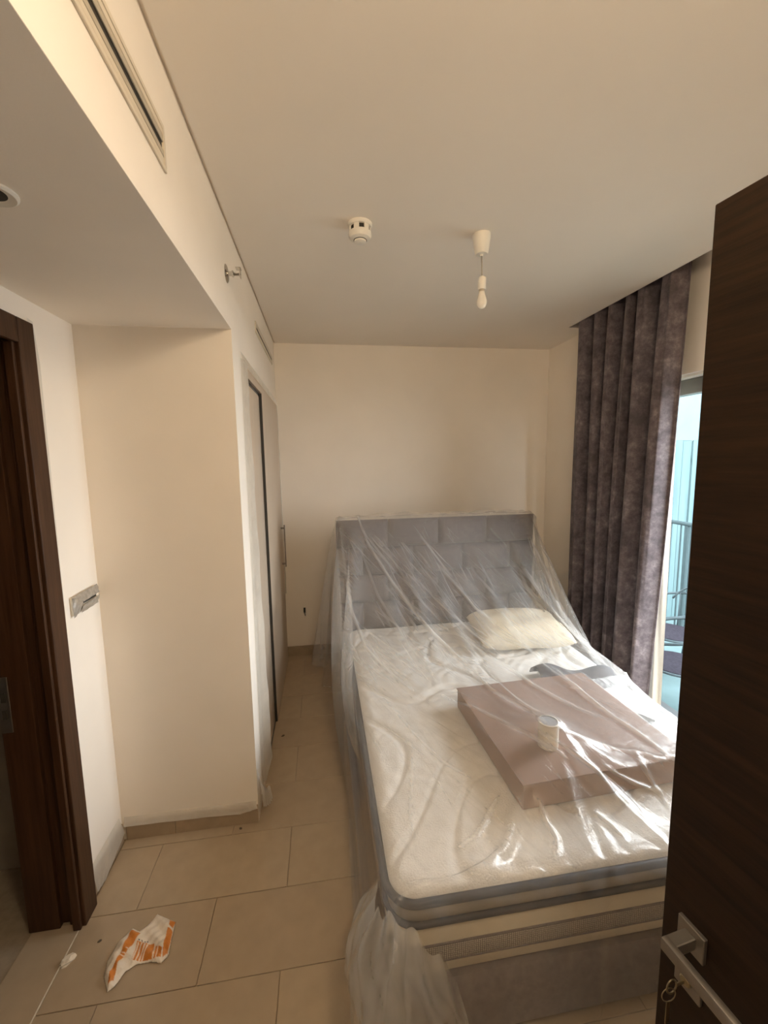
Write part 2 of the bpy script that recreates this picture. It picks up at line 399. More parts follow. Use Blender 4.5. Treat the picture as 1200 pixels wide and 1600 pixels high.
# skirting
def skirting(name, cuts, along, pos, label):
    root = None
    h, t = 0.092, 0.011
    a0, a1 = cuts[0], cuts[-1]
    if along == 'x': b = MB().box(a0, a1, pos-0.006, pos, 0.0, h-0.004)
    else: b = MB().box(pos, pos+0.006, a0, a1, 0.0, h-0.004)
    root = struct(b.build(name, 'white_grout'), label)
    for p, q in zip(cuts, cuts[1:]):
        if along == 'x': MB().box(p+.001, q-.001, pos-t, pos-.001, 0.0, h, bev=.0015, seg=1).build('skirting_tile', 'skirt', root)
        else: MB().box(pos+.001, pos+t, p+.001, q-.001, 0.0, h, bev=.0015, seg=1).build('skirting_tile', 'skirt', root)
skirting('baseboard_back', [XL, 0.22, 0.81, 1.40, XR], 'x', YB, 'beige tile skirting along the back wall')
skirting('baseboard_wardrobe', [-0.98, -0.757, XL], 'x', YW, 'beige tile skirting at the foot of the passage end wall')
skirting('baseboard_left', [1.70, YW-.012], 'y', XW, 'beige tile skirting beside the dark door frame')

# ------------------------------------------------------------------ dark door frame of the bathroom
fr = MB().box(-1.17, -0.9999, 1.612, 1.6549, 0, 2.2549).box(-1.17, -0.9999, 0.731, 1.612, 2.21, 2.2549).box(-1.17, -0.9999, 0.6601, 0.731, 0, 2.2549).build('trim_1', 'frame_wood')
struct(fr, 'dark brown wooden door frame of the unlit bathroom')
for (z0, z1, y0, y1) in ((0, 2.268, 1.585, 1.668), (2.185, 2.268, 0.66, 1.585)):
    MB().box(-1.0, -0.965, y0, y1, z0, z1, bev=.004).build('architrave', 'frame_wood', fr)
for (z0, z1, y0, y1) in ((0, 2.20, 1.570, 1.584), (2.185, 2.20, 0.66, 1.570)):
    MB().box(-1.005, -0.978, y0+.001, y1, z0, z1, bev=.003).build('architrave_bead', 'frame_wood', fr)
MB().box(-1.17, -1.06, 1.59, 1.611, 0, 2.21, bev=.003).build('door_stop', 'frame_wood', fr)
MB().box(-1.03, -1.012, 1.598, 1.611, 0, 2.21, bev=.003).build('seal_strip', 'frame_wood', fr)
sp = MB().box(-1.166, -1.130, 1.5855, 1.5895, 0.83, 1.04, bev=.001, seg=1).build('strike_plate', 'satin', fr)
for z in (0.965, 0.90): MB().box(-1.156, -1.140, 1.5835, 1.5855, z-.018, z+.018).build('latch_hole', 'dark_slot', sp)
# bathroom door leaf, swung open inside the dark room
dl = MB().box(-2.0, -1.175, 0.70, 0.74, 0.005, 2.20, bev=.003).build('door_2', 'door_wood')
struct(dl, 'dark brown bathroom door leaf standing open in the unlit room')

# masking film strips (thin milky plastic left by the painters)
def film_strip(name, rows, label, wob=0.004, n=40, seed=1, group='masking film strips'):
    """rows: list of polylines (same number of points), resampled into a wavy strip"""
    r = np.random.default_rng(seed)
    out = []
    for k, pl in enumerate(rows):
        pl = np.array(pl, float); t = np.linspace(0, len(pl)-1, n); i = np.minimum(t.astype(int), len(pl)-2); f = (t-i)[:, None]
        out.append(pl[i]*(1-f) + pl[i+1]*f)
    P = np.array(out)
    # densify across
    m_ = 7; tt = np.linspace(0, len(rows)-1, m_); ii = np.minimum(tt.astype(int), len(rows)-2); ff = (tt-ii)[:, None, None]
    P = P[ii]*(1-ff) + P[ii+1]*ff
    ph = r.uniform(0, 6, 4)
    s = np.linspace(0, 1, n)
    wv = wob*(np.sin(s*31+ph[0]) + .6*np.sin(s*67+ph[1]))*0.5
    for k in range(m_):
        P[k] += (wv*np.linspace(.1, 1, m_)[k])[:, None]*np.array([[0.7, -0.7, 0.15]])
    o = link(name, grid_mesh(name, P), 'film'); tag(o, label, 'film', None)
    return o
film_strip('masking_film', [[(-0.98, YW-.014, .125), (-0.372, YW-.014, .122)], [(-0.98, YW-.020, .100), (-.6, YW-.020, .098), (-0.45, YW-.022, .085), (-0.372, YW-.022, .105)], [(-0.98, YW-.030, .088), (-.6, YW-.026, .078), (-.45, YW-.03, .074), (-0.366, YW-.03, .092)]],
           'milky masking film lying along the skirting of the passage end wall', .003, 40, 3)
film_strip('masking_film', [[(XW+.004, 1.70, .135), (XW+.004, YW-.03, .135)], [(XW+.016, 1.70, .07), (XW+.018, YW-.03, .085)], [(XW+.022, 1.70, .020), (XW+.024, 1.76, .012), (XW+.024, YW-.03, .055)]],
           'milky masking film over the skirting beside the dark door frame', .003, 30, 4)
film_strip('masking_film', [[(-0.9955, 1.70, 0.09), (-0.9955, 1.72, 1.2), (-0.9955, 1.735, 2.15), (-0.996, 1.72, 2.29)], [(-0.985, 1.675, 0.03), (-0.982, 1.678, 1.2), (-0.985, 1.69, 2.15), (-0.985, 1.672, 2.29)]],
           'narrow milky film taped upright between dark door frame and cream wall', .003, 50, 5)
film_strip('masking_film', [[(XL+.003, 2.10, 0.10), (XL+.003, 2.135, 1.2), (XL+.003, 2.15, 2.28)], [(XL+.012, 2.17, 0.06), (XL+.014, 2.19, 1.2), (XL+.010, 2.21, 2.285)], [(XL+.045, 2.22, 0.16), (XL+.028, 2.245, 1.2), (XL+.012, 2.275, 2.285)]],
           'tall milky film hanging down the near edge of the wardrobe', .006, 70, 6)
film_strip('masking_film', [[(XL+.003, YW-.0, .30), (XL+.006, YW+.05, .10), (XL+.01, YW+.12, .045)], [(XL+.020, YW-.02, .22), (XL+.035, YW+.06, .12), (XL+.04, YW+.13, .08)], [(XL+.03, YW-.035, .10), (XL+.05, YW+.03, .055), (XL+.055, YW+.10, .03)]],
           'loose crumpled end of masking film at the foot of the wall corner', .012, 24, 8)
film_strip('masking_film', [[(XL+.003, WY1+.005, .62), (XL+.003, WY1+.005, 1.5), (XL+.003, WY1+.01, 2.28)], [(XL+.018, WY1+.035, .60), (XL+.014, WY1+.035, 1.5), (XL+.008, WY1+.04, 2.28)]],
           'short milky film strip hanging beside the wardrobe handle by the back wall', .004, 50, 9)
film_strip('masking_film', [[(XL+.003, 2.16, 2.315), (XL+.003, 3.76, 2.315)], [(XL+.012, 2.16, 2.262), (XL+.012, 3.76, 2.262)]],
           'milky film strip taped along the top of the wardrobe doors', .003, 50, 10)

# ------------------------------------------------------------------ wardrobe
wr = empty('wardrobe', (XL-.03, (WY0+WY1)/2, 0)); tag(wr, 'built-in wardrobe with two tall beige sliding doors beside the bed', 'wardrobe')
def at_parent(o, root):
    o.parent = root; o.matrix_parent_inverse = Matrix.Translation(-root.location); return o
b = MB().box(XL-.55, XL-.54, WY0, WY1, .0, WZ).box(XL-.54, XL-.101, WY0, WY0+.02, 0, WZ).box(XL-.54, XL-.101, WY1-.02, WY1, 0, WZ).box(XL-.54, XL-.101, WY0+.02, WY1-.02, WZ-.02, WZ)
at_parent(b.build('carcass', 'wardrobe'), wr)
at_parent(MB().box(XL-.10, XL+.004, WY0+.001, WY0+.05, 0, WZ-.002, bev=.002).box(XL-.10, XL+.004, WY1-.045, WY1-.001, 0, WZ-.002, bev=.002).box(XL-.10, XL+.004, WY0+.05, WY1-.045, WZ-.05, WZ-.002, bev=.002).build('door_frame', 'wardrobe'), wr)
at_parent(MB().box(XL-.030, XL-.006, WY0+.051, 2.85, 0.012, WZ-.075, bev=.002).build('door', 'wardrobe'), wr)
d2 = at_parent(MB().box(XL-.004, XL+.012, 2.775, WY1-.02, 0.012, WZ-.058, bev=.002).build('door', 'wardrobe'), wr)
es_ = MB().box(XL-.004, XL+.0115, 2.770, 2.7748, 0.014, WZ-.06).build('gap_shade_strip', 'dark_slot'); es_.parent = d2  # dark strip painted for the shaded gap between the sliding doors
hh = MB().box(XL+.0122, XL+.042, 3.575, 3.583, .92, .935).box(XL+.0122, XL+.042, 3.575, 3.583, 1.225, 1.24).box(XL+.036, XL+.046, 3.570, 3.588, .90, 1.26, bev=.002).build('handle', 'satin')
hh.parent = d2; hh.matrix_parent_inverse = Matrix.Identity(4)
at_parent(MB().box(XL-.098, XL-.002, WY0+.051, WY1-.046, 0.0, 0.010).build('floor_track', 'alu'), wr)
at_parent(MB().box(XL-.098, XL-.010, WY0+.051, WY1-.046, WZ-.073, WZ-.052).build('top_track', 'black_alu'), wr)

# ------------------------------------------------------------------ air diffusers in the bulkhead
def diffuser(y0, y1, z0, z1, label, nslat):
    root = empty('air_diffuser', (XL, (y0+y1)/2, (z0+z1)/2)); tag(root, label, 'air vent', 'linear air diffusers in the bulkhead')
    e = .012
    at_parent(MB().box(XL, XL+.006, y0, y1, z0, z0+e, bev=.001, seg=1).box(XL, XL+.006, y0, y1, z1-e, z1, bev=.001, seg=1).box(XL, XL+.006, y0, y0+e, z0+e, z1-e).box(XL, XL+.006, y1-e, y1, z0+e, z1-e).build('frame', 'louvre'), root)
    at_parent(MB().box(XL+.0003, XL+.001, y0+e, y1-e, z0+e, z1-e).build('duct', 'dark_slot'), root)
    h = (z1-z0-2*e)/nslat
    for i in range(nslat):
        zc = z0+e+h*(i+.5)
        if i == nslat//2: continue
        at_parent(MB().box(XL+.001, XL+.005, y0+e, y1-e, zc-h*.44, zc+h*.44, bev=.001, seg=1).build('louvre', 'grey_slot' if i % 2 else 'louvre', ), root)
    return root
diffuser(-0.10, 1.225, 2.512, 2.622, 'long linear air diffuser set in the bulkhead above the passage', 5)
diffuser(2.72, 3.57, 2.562, 2.632, 'short linear air diffuser above the wardrobe near the back wall', 3)

# sidewall sprinkler
s = empty('sprinkler', (XL, 1.935, 2.57)); tag(s, 'small chrome sidewall sprinkler head on the bulkhead', 'sprinkler')
at_parent(MB().lathe([(.036, 0), (.036, .002), (.030, .006), (.014, .008)], (XL, 1.935, 2.57), 28, 'x').build('escutcheon', 'chrome', smooth=True, angle=40), s)
at_parent(MB().lathe([(.009, .006), (.009, .024), (.013, .024), (.013, .030), (.007, .032), (.004, .055)], (XL, 1.935, 2.57), 16, 'x').build('nozzle', 'chrome', smooth=True, angle=40), s)
at_parent(MB().tube([(XL+.028, 1.924, 2.57), (XL+.046, 1.922, 2.57), (XL+.058, 1.933, 2.57)], .0025, 6).tube([(XL+.028, 1.946, 2.57), (XL+.046, 1.948, 2.57), (XL+.058, 1.937, 2.57)], .0025, 6).build('yoke', 'chrome', smooth=True), s)
at_parent(MB().box(XL+.055, XL+.058, 1.920, 1.950, 2.556, 2.592).box(XL+.040, XL+.062, 1.920, 1.950, 2.590, 2.593).build('deflector', 'chrome'), s)

# recessed downlight in the lowered ceiling
dlc = (-0.675, 1.07, ZB)
s = empty('downlight', dlc); tag(s, 'round white recessed downlight in the lowered passage ceiling', 'downlight')
at_parent(MB().lathe([(.030, -.004), (.045, -.008), (.050, -.004), (.050, .0)], dlc, 32, cap=False).build('trim_ring', 'white_plastic', smooth=True, angle=40), s)
at_parent(MB().lathe([(.030, -.004), (.022, -.0015)], dlc, 32).build('lens', 'dark_slot', smooth=True, angle=40), s)

# smoke detector
sdx, sdy = 0.197, 1.92
s = empty('smoke_detector', (sdx, sdy, ZC)); tag(s, 'round white smoke detector on the ceiling', 'smoke detector')
L = (sdx, sdy, ZC)
at_parent(MB().lathe([(.052, 0), (.052, -.008), (.048, -.014), (.04, -.016)], L, 40).build('base', 'white_plastic', smooth=True, angle=40), s)
at_parent(MB().lathe([(.041, -.016), (.041, -.034)], L, 40).build('sensor_chamber', 'dark_slot', smooth=True, angle=40), s)
hd = at_parent(MB().lathe([(.044, -.033), (.048, -.036), (.049, -.048), (.044, -.060), (.030, -.066)], L, 40).build('housing', 'white_plastic', smooth=True, angle=40), s)
for k in range(6):
    a = k*math.pi/3 + .6 - math.pi/2
    R_ = Matrix.Translation((sdx, sdy, 0)) @ Matrix.Rotation(a, 4, 'Z')
    at_parent(MB().box(.040, .0455, -.011, .011, ZC-.036, ZC-.012, rot=R_).build('rib', 'white_plastic'), s)
at_parent(MB().lathe([(.0285, -.0655), (.0285, -.0675)], L, 32).build('groove', 'dark_slot', smooth=True, angle=40), s)
at_parent(MB().lathe([(.026, -.0660), (.026, -.073), (.018, -.078), (.004, -.079)], L, 32).build('test_button', 'white_plastic', smooth=True, angle=40), s)

# pendant lamp holder with bare bulb
pxx, pyy = 0.752, 1.941
L = (pxx, pyy, ZC)
s = empty('pendant_lamp', L); tag(s, 'white pendant lamp holder with bare bulb hanging from the ceiling', 'pendant lamp')
at_parent(MB().lathe([(.041, 0), (.041, -.012), (.0395, -.022), (.030, -.078), (.026, -.084), (.008, -.086), (.007, -.092)], L, 40).build('ceiling_cup', 'white_plastic', smooth=True, angle=50), s)
at_parent(MB().tube([(pxx, pyy, ZC-.09), (pxx+.002, pyy, ZC-.13), (pxx+.003, pyy, ZC-.185)], .0035, 8).build('cord', 'cord', smooth=True), s)
hb = (pxx+.003, pyy, ZC)
at_parent(MB().lathe([(.010, -.178), (.017, -.183), (.0185, -.187), (.0185, -.232), (.016, -.235)], hb, 28).build('lamp_holder', 'white_plastic', smooth=True, angle=50), s)
bl = at_parent(MB().lathe([(.0135, -.245), (.015, -.256), (.0185, -.268), (.0225, -.281), (.0235, -.292), (.0215, -.304), (.015, -.314), (.005, -.319)], hb, 28).build('bulb', 'bulb', smooth=True), s)
at_parent(MB().lathe([(.013, -.235), (.0125, -.246)], hb, 24).build('bulb_base', 'grey_slot', smooth=True, angle=40), s)

# ------------------------------------------------------------------ window wall
wn = struct(MB().box(2.215, 2.285, WN0, 3.10, 2.155, 2.245, bev=.003).box(2.215, 2.285, 3.03, 3.10, 0.0, 2.155, bev=.003).box(2.215, 2.285, WN0, WN0+.07, 0, 2.155, bev=.003).build('window_1', 'alu'), 'grey aluminium sliding balcony door behind the curtain')
MB().box(2.16, 2.285, WN0, 3.10, 2.246, 2.261, bev=.002).build('head_strip', 'white_plastic', wn)
MB().box(2.205, 2.285, WN0+.07, 3.03, 0.0, 0.10, bev=.003).build('bottom_track', 'black_alu', wn)
MB().box(2.222, 2.278, 2.50, 2.57, 0.10, 2.155, bev=.003).build('middle_stile', 'alu', wn)
for (a, b_) in ((WN0+.071, 2.499), (2.571, 3.029)):
    MB().quad([(2.249, a, 0.101), (2.249, b_, 0.101), (2.249, b_, 2.154), (2.249, a, 2.154)]).build('glass_pane', 'glass', wn)

def drape(name, y_far, y_near_top, y_near_bot, x0, z0, z1, folds, amp, mat, thick, seed, parent=None, nu=260, nv=60, flare=0.3):
    r = np.random.default_rng(seed)
    t = np.linspace(0, 1, nu); v = np.linspace(0, 1, nv)
    ph = np.cumsum(0.6 + 0.8*r.random(folds*2)); ph = np.concatenate([[0], ph]); ph /= ph[-1]
    kn = np.linspace(0, folds*2*math.pi, len(ph)); th = np.interp(t, ph, kn)
    am = np.interp(t, np.linspace(0, 1, folds+2), 0.65+0.6*r.random(folds+2))
    P = np.zeros((nv, nu, 3))
    for i, q in enumerate(v):
        zz = z0 + (z1-z0)*q
        yn = y_near_bot + (y_near_top-y_near_bot)*q**1.0
        k = 1 + flare*(1-q)
        sw = np.sin(th + 0.25*math.sin(q*4+seed))
        shape = 2*np.abs(np.cos((th + 0.25*math.sin(q*4+seed))/2))**5 - 1.0
        P[i, :, 0] = x0 + amp*np.minimum(am*k, 1.15)*shape + 0.006*np.sin(th*2.3+q*5) 
        P[i, :, 1] = y_far + (yn-y_far)*t + 0.35*amp*np.cos(th+.4)*k*np.sin(np.pi*np.clip(t*1.0, 0, 1))**.3
        P[i, :, 2] = zz
    o = link(name, grid_mesh(name, P), mat, parent)
    if thick: solid(o, thick)
    return o
cu = empty('curtain', (2.0, 2.7, 0)); tag(cu, 'dark mauve crushed velvet curtain hanging from the ceiling pocket', 'curtain')
c1 = drape('velvet_panel', 3.13, 2.16, 2.285, 2.012, 0.02, 2.935, 6, 0.05, 'curtain', 0.004, 5); at_parent(c1, cu)
at_parent(MB().box(1.965, 2.05, 0.4, 3.14, 2.936, 2.957, bev=.003).build('ceiling_track', 'white_plastic'), cu)
sh = tag(drape('sheer_curtain', 3.09, 2.30, 2.245, 2.108, 0.03, 2.93, 9, 0.014, 'sheer', 0, 9, flare=.6), 'white sheer curtain showing behind the velvet curtain at the window', 'curtain')

# ground far below the balcony
struct(MB().box(4.3, 90, -80, 80, -12.2, -12).build('ground_outside', 'ground'))
# balcony beyond the glass
BZ = -0.16
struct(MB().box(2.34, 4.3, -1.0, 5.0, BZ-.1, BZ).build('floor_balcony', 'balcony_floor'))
scr = empty('balcony_screen', (3.3, 4.32, BZ)); tag(scr, 'pale slatted privacy screen at the end of the balcony', 'screen')
xx = 2.36; k = 0
while xx < 5.4:
    wd = 0.135 + .01*math.sin(k*2.3)
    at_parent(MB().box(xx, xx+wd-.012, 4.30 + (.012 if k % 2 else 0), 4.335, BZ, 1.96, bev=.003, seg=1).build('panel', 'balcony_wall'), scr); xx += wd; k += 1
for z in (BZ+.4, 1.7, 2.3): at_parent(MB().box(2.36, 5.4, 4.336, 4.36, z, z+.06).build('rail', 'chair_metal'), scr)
at_parent(MB().box(2.36, 5.4, 4.31, 4.335, 1.9605, 3.3, bev=.003, seg=1).build('sky_cover_panel', 'sky_cover'), scr)  # added panel, covers the overbright sky above the screen
rl = empty('balcony_railing', (3.85, 2.5, BZ)); tag(rl, 'grey metal balcony railing with upright bars', 'railing')
at_parent(MB().tube([(3.75, -.9, 1.08), (3.75, 4.28, 1.08)], .022, 10).build('top_rail', 'rail_metal', smooth=True, angle=50), rl)
for y in (-.85, .1, 1.05, 2.0, 2.95, 3.80):
    at_parent(MB().box(3.735, 3.765, y-.02, y+.02, BZ, 1.06).build('post', 'rail_metal'), rl)
for y in np.arange(-.75, 4.25, .125):
    if min(abs(y-q) for q in (-.85, .1, 1.05, 2.0, 2.95, 3.80)) < .04: continue
    at_parent(MB().box(3.744, 3.756, y-.006, y+.006, BZ+.10, 1.06).build('baluster', 'rail_metal'), rl)
at_parent(MB().box(3.738, 3.762, -.9, 4.28, BZ+.07, BZ+.10).build('bottom_rail', 'rail_metal'), rl)

def balcony_chair(x, y, rz, label):
    root = empty('balcony_chair', (x, y, BZ)); root.rotation_euler.z = rz
    tag(root, label, 'chair', 'chairs on the balcony')
    sh_ = 0.35
    MB().lathe([(.05, 0), (.19, .004), (.205, .014), (.205, .024), (.19, .030), (.05, .026)], (0, 0, sh_), 28).build('seat', 'chair_seat', root, smooth=True, angle=50)
    MB().tube([(.212*math.cos(a), .212*math.sin(a), sh_+.012) for a in np.linspace(0, 2*math.pi, 28, endpoint=False)], .010, 8, closed=True).build('seat_ring', 'chair_metal', root, smooth=True)
    # arm and back hoop: rises from the front legs and sweeps round the back
    pts = []
    for q in np.linspace(-1, 1, 33):
        a = q*2.45
        pts.append((-.27*math.cos(a), .27*math.sin(a), sh_ + .24 + .10*math.cos(a*.75)))
    MB().tube(pts, .011, 8).build('arm_hoop', 'chair_metal', root, smooth=True)
    pts = []
    for q in np.linspace(-1, 1, 25):
        a = q*1.1
        pts.append((-.262*math.cos(a), .262*math.sin(a), sh_ + .42 - .16*abs(q)**3))
    MB().tube(pts, .009, 8).build('back_hoop', 'chair_metal', root, smooth=True)
    for q in np.linspace(-.8, .8, 6):
        a = q*1.1
        MB().tube([(-.20*math.cos(a), .20*math.sin(a), sh_+.02), (-.262*math.cos(a), .262*math.sin(a), sh_+.42-.16*abs(q)**3)], .005, 6).build('back_rod', 'chair_metal', root, smooth=True)
    for sx, sy in ((1, 1), (1, -1), (-1, 1), (-1, -1)):
        topz = sh_+.165 if sx > 0 else sh_+.01
        MB().tube([(.21*sx, .20*sy, 0), (.208*sx*.97, .172*sy if sx > 0 else .12*sy, topz)], .010, 8).build('leg', 'chair_metal', root, smooth=True)
    return root
balcony_chair(2.64, 2.69, 2.5, 'low round tube chair on the balcony, close to the glass')
balcony_chair(3.08, 3.20, 2.9, 'low round tube chair on the balcony, by the railing')

# ------------------------------------------------------------------ wooden room door on the right
DA = math.radians(-83.1)
DT = Vector((math.cos(DA), math.sin(DA), 0)); DN = Vector((math.sin(DA), -math.cos(DA), 0))   # along leaf to hinge; out of visible face
DR = Matrix(((DT.x, -DN.x, 0, .579), (DT.y, -DN.y, 0, .58), (0, 0, 1, 0), (0, 0, 0, 1)))     # local x = along, y = into the leaf
dr = MB().box(0, .875, 0, .044, .008, 2.143, bev=.0015, seg=1).build('door_1', 'door_wood'); struct(dr, 'dark walnut room door with horizontal grain, standing open')
dr.matrix_world = DR
lev = empty('lever_set', (0, 0, 0)); lev.parent = dr
lev['label'] = 'satin nickel lever handle on square rose'
MB().box(.033, .078, -.008, -.0002, .963, 1.010, bev=.0012, seg=1).build('rose', 'satin', lev)
MB().box(.046, .066, -.058, -.0078, .978, .998, bev=.0025).build('neck', 'satin', lev)
MB().box(.0462, .180, -.060, -.0475, .977, .999, bev=.003).build('lever', 'satin', lev, smooth=True, angle=30)
kp = MB().box(.033, .078, -.007, -.0002, .884, .929, bev=.0012, seg=1).build('key_plate', 'satin', dr)
MB().lathe([(.009, -.0071), (.009, -.012), (.0075, -.0135)], (.0555, 0, .907), 20, 'y').build('lock_cylinder', 'brass', kp, smooth=True, angle=40)
ky = MB().box(.0545, .0565, -.030, -.012, .9035, .9105, bev=.0005, seg=1)
ky.tube([(.0555, -.040+.010*math.cos(a), .907+.0125*math.sin(a)) for a in np.linspace(0, 2*math.pi, 18, endpoint=False)], .0016, 6, closed=True)
ky.build('key', 'brass', dr, smooth=True, angle=40)
rg = MB().tube([(.0555+.002*math.cos(a), -.045+.012*math.cos(a), .893+.013*math.sin(a)) for a in np.linspace(0, 2*math.pi, 22, endpoint=False)], .0009, 6, closed=True)
rg.box(.0548, .0562, -.049, -.041, .838, .881, bev=.0004, seg=1).build('spare_key', 'brass', dr, smooth=True, angle=40)
for z in (.25, 1.1, 1.95):
    MB().lathe([(.008, -.05), (.008, .05)], (.883, .046, z), 14).build('hinge', 'satin', dr, smooth=True, angle=40)
# frame of that door in the near wall
struct(MB().box(.701, .77, YN-T-.01, YN+.02, 0, 2.24, bev=.003).box(-.31, -.241, YN-T-.01, YN+.02, 0, 2.24, bev=.003).box(-.241, .701, YN-T-.01, YN+.02, 2.171, 2.24, bev=.003).build('trim_2', 'frame_wood'), 'dark brown frame of the room door')

# switch plate wrapped in film on the passage wall
P1, P2, P3, P4 = [at(a, b_, 0, XW) for a, b_ in ((105, 930), (147, 914), (150, 938), (110, 964))]
y0, y1, z0, z1 = 1.762, 1.945, 1.188, 1.262
s = empty('switch_plate', (XW, (y0+y1)/2, (z0+z1)/2)); tag(s, 'grey film-wrapped switch plate with dark slot on the wall by the dark door frame', 'switch')
at_parent(MB().box(XW+.0005, XW+.010, y0, y1, z0, z1, bev=.003).build('plate', 'white_plastic'), s)
at_parent(MB().box(XW+.0102, XW+.0108, y0+.05, y1-.012, z0+.030, z0+.043).build('slot', 'dark_slot'), s)
def film_flap(pts, name='wrap_flap'):
    P = np.zeros((8, 12, 3)); a, b_, c, d = [np.array(q, float) for q in pts]
    for i in range(8):
        for j in range(12):
            u_, v_ = j/11, i/7
            q = (a*(1-u_)+b_*u_)*(1-v_) + (d*(1-u_)+c*u_)*v_
            q[0] += .004*math.sin(u_*3.1)*math.sin(v_*3.1) + .0015*math.sin(u_*17+v_*9)
            P[i, j] = q
    return at_parent(link(name, grid_mesh(name, P), 'wrap'), s)
M['wrap'] = plain('grey_wrap_film', (0.33, 0.30, 0.26), 0.25, var=0.2, scale=60, bmp=0.3, bscale=90)
x_ = XW+.0115
film_flap([(x_, y0-.002, z1+.004), (x_, y1+.004, z1+.006), (x_+.012, y1-.006, z0+.046), (x_+.012, y0+.055, z0+.043)])
film_flap([(x_+.010, y0+.045, z0+.026), (x_+.008, y1+.004, z0+.034), (x_, y1-.003, z0-.002), (x_, y0+.05, z0-.004)])
film_flap([(x_, y0-.003, z1+.004), (x_+.012, y0+.052, z0+.043), (x_+.010, y0+.030, z0+.016), (x_, y0-.002, z0-.010)])

# black cable outlet low on the back wall
s = empty('cable_outlet', (-0.197, YB, .43)); tag(s, 'small black cable outlet low on the back wall beside the bed', 'outlet')
at_parent(MB().box(-.206, -.188, YB-.012, YB-.0003, .41, .455, bev=.003).build('body', 'dark_slot'), s)
at_parent(MB().tube([(-.197, YB-.010, .418), (-.194, YB-.022, .405), (-.190, YB-.024, .385)], .003, 6).build('cable_stub', 'dark_slot', smooth=True), s)

# ------------------------------------------------------------------ bed
HX0, HX1, HY0, HY1, HZ = 0.092, 1.672, 3.085, 3.20, 1.345
MX0, MX1, MY0, MY1 = 0.160, 1.655, 1.062, 3.062
MZ0, MZ1 = 0.225, 0.520
bed = empty('bed', ((HX0+HX1)/2, 2.1, 0)); tag(bed, 'mauve-grey upholstered double bed with padded block headboard', 'bed')
hb_ = at_parent(MB().box(HX0, HX1, HY0+.035, HY1, .02, HZ-.02, bev=.015).build('headboard', 'headboard'), bed)
def cushion(w_, d_, h_, r_=.035, n=10):
    """padded block, pillowy front (towards -y)"""
    u_ = np.linspace(-1, 1, n*2+1); P = np.zeros((len(u_), len(u_), 3))
    for i, q in enumerate(u_):
        for j, p_ in enumerate(u_):
            e = (1-abs(p_)**3.5)*(1-abs(q)**3.5)
            P[i, j] = (p_*w_/2, -d_*max(e, 0)**.5, q*h_/2)
    return grid_mesh('cushion', P)
pit = (HX1-HX0)/4; rh = .215
cache = {}
for r_i in range(5):
    zt = HZ - r_i*rh; zb = max(zt-rh, .33)
    cols = [(HX0+k*pit, HX0+(k+1)*pit) for k in range(4)] if r_i % 2 == 0 else [(HX0, HX0+pit/2)] + [(HX0+(k+.5)*pit, HX0+(k+1.5)*pit) for k in range(3)] + [(HX1-pit/2, HX1)]
    for a, b_ in cols:
        key = (round(b_-a, 3), round(zt-zb, 3))
        if key not in cache: cache[key] = cushion(b_-a-.004, .060, zt-zb-.004); cache[key].materials.append(M['headboard'])
        o = link('cushion', cache[key], None, hb_); o.location = ((a+b_)/2, HY0+.0365, (zt+zb)/2)
def rrect(x0, x1, y0, y1, r, n=8):
    pts = []
    for cx, cy, a0 in ((x1-r, y1-r, 0), (x0+r, y1-r, 90), (x0+r, y0+r, 180), (x1-r, y0+r, 270)):
        for k in range(n+1):
            a = math.radians(a0+90*k/n); pts.append((cx+r*math.cos(a), cy+r*math.sin(a)))
    return pts
def band(name, x0, x1, y0, y1, r, prof, mat, parent=None, cap=True):
    """stack of rounded-rectangle loops; prof = [(z, inset)]"""
    bm = bmesh.new(); rings = []
    for z, ins in prof:
        rings.append([bm.verts.new((p[0], p[1], z)) for p in rrect(x0+ins, x1-ins, y0+ins, y1-ins, max(r-ins, .005))])
    N = len(rings[0])
    for a, b_ in zip(rings, rings[1:]):
        for k in range(N): bm.faces.new((a[k], a[(k+1) % N], b_[(k+1) % N], b_[k]))
    if cap: bm.faces.new(rings[0][::-1]); bm.faces.new(rings[-1])
    me = bpy.data.meshes.new(name); bmesh.ops.recalc_face_normals(bm, faces=bm.faces); bm.to_mesh(me); bm.free()
    me.polygons.foreach_set('use_smooth', [True]*len(me.polygons)); me.set_sharp_from_angle(angle=math.radians(50))
    return link(name, me, mat, parent)
bs = band('base', HX0+.012, HX1-.012, MY0-.03, HY0+.034, .05, [(.03, .012), (.04, .0), (.200, .0), (.224, .02)], 'bedbase'); at_parent(bs, bed)
for x, y in ((.2, 1.15), (1.56, 1.15), (.2, 2.9), (1.56, 2.9)):
    at_parent(MB().box(x-.03, x+.03, y-.03, y+.03, 0, .0295).build('foot', 'dark_slot'), bed)

# mattress
ma = empty('mattress', ((MX0+MX1)/2, (MY0+MY1)/2, MZ0)); tag(ma, 'cream quilted mattress with navy piping and mesh side band on the bed', 'mattress')
RC = .085
at_parent(band('border', MX0, MX1, MY0, MY1, RC, [(MZ0+.001, .012), (MZ0+.012, .002), (.30, -.004), (.38, -.003), (.410, .004)], 'border'), ma)
at_parent(band('topper_side', MX0, MX1, MY0, MY1, RC, [(.416, .006), (.425, .0), (.455, -.004), (.483, .0)], 'topper_side', cap=False), ma)
for z, rr in ((.486, .0135), (.4135, .0095)):
    at_parent(MB().tube([(p[0], p[1], z) for p in rrect(MX0-.003, MX1+.003, MY0-.003, MY1+.003, RC, 10)], rr, 8, closed=True).build('piping', 'navy', smooth=True), ma)
at_parent(band('mesh_band', MX0-.0055, MX1+.0055, MY0-.0055, MY1+.0055, RC, [(.284, .0), (.288, -.002), (.334, -.002), (.338, .0)], 'mesh', cap=False), ma)
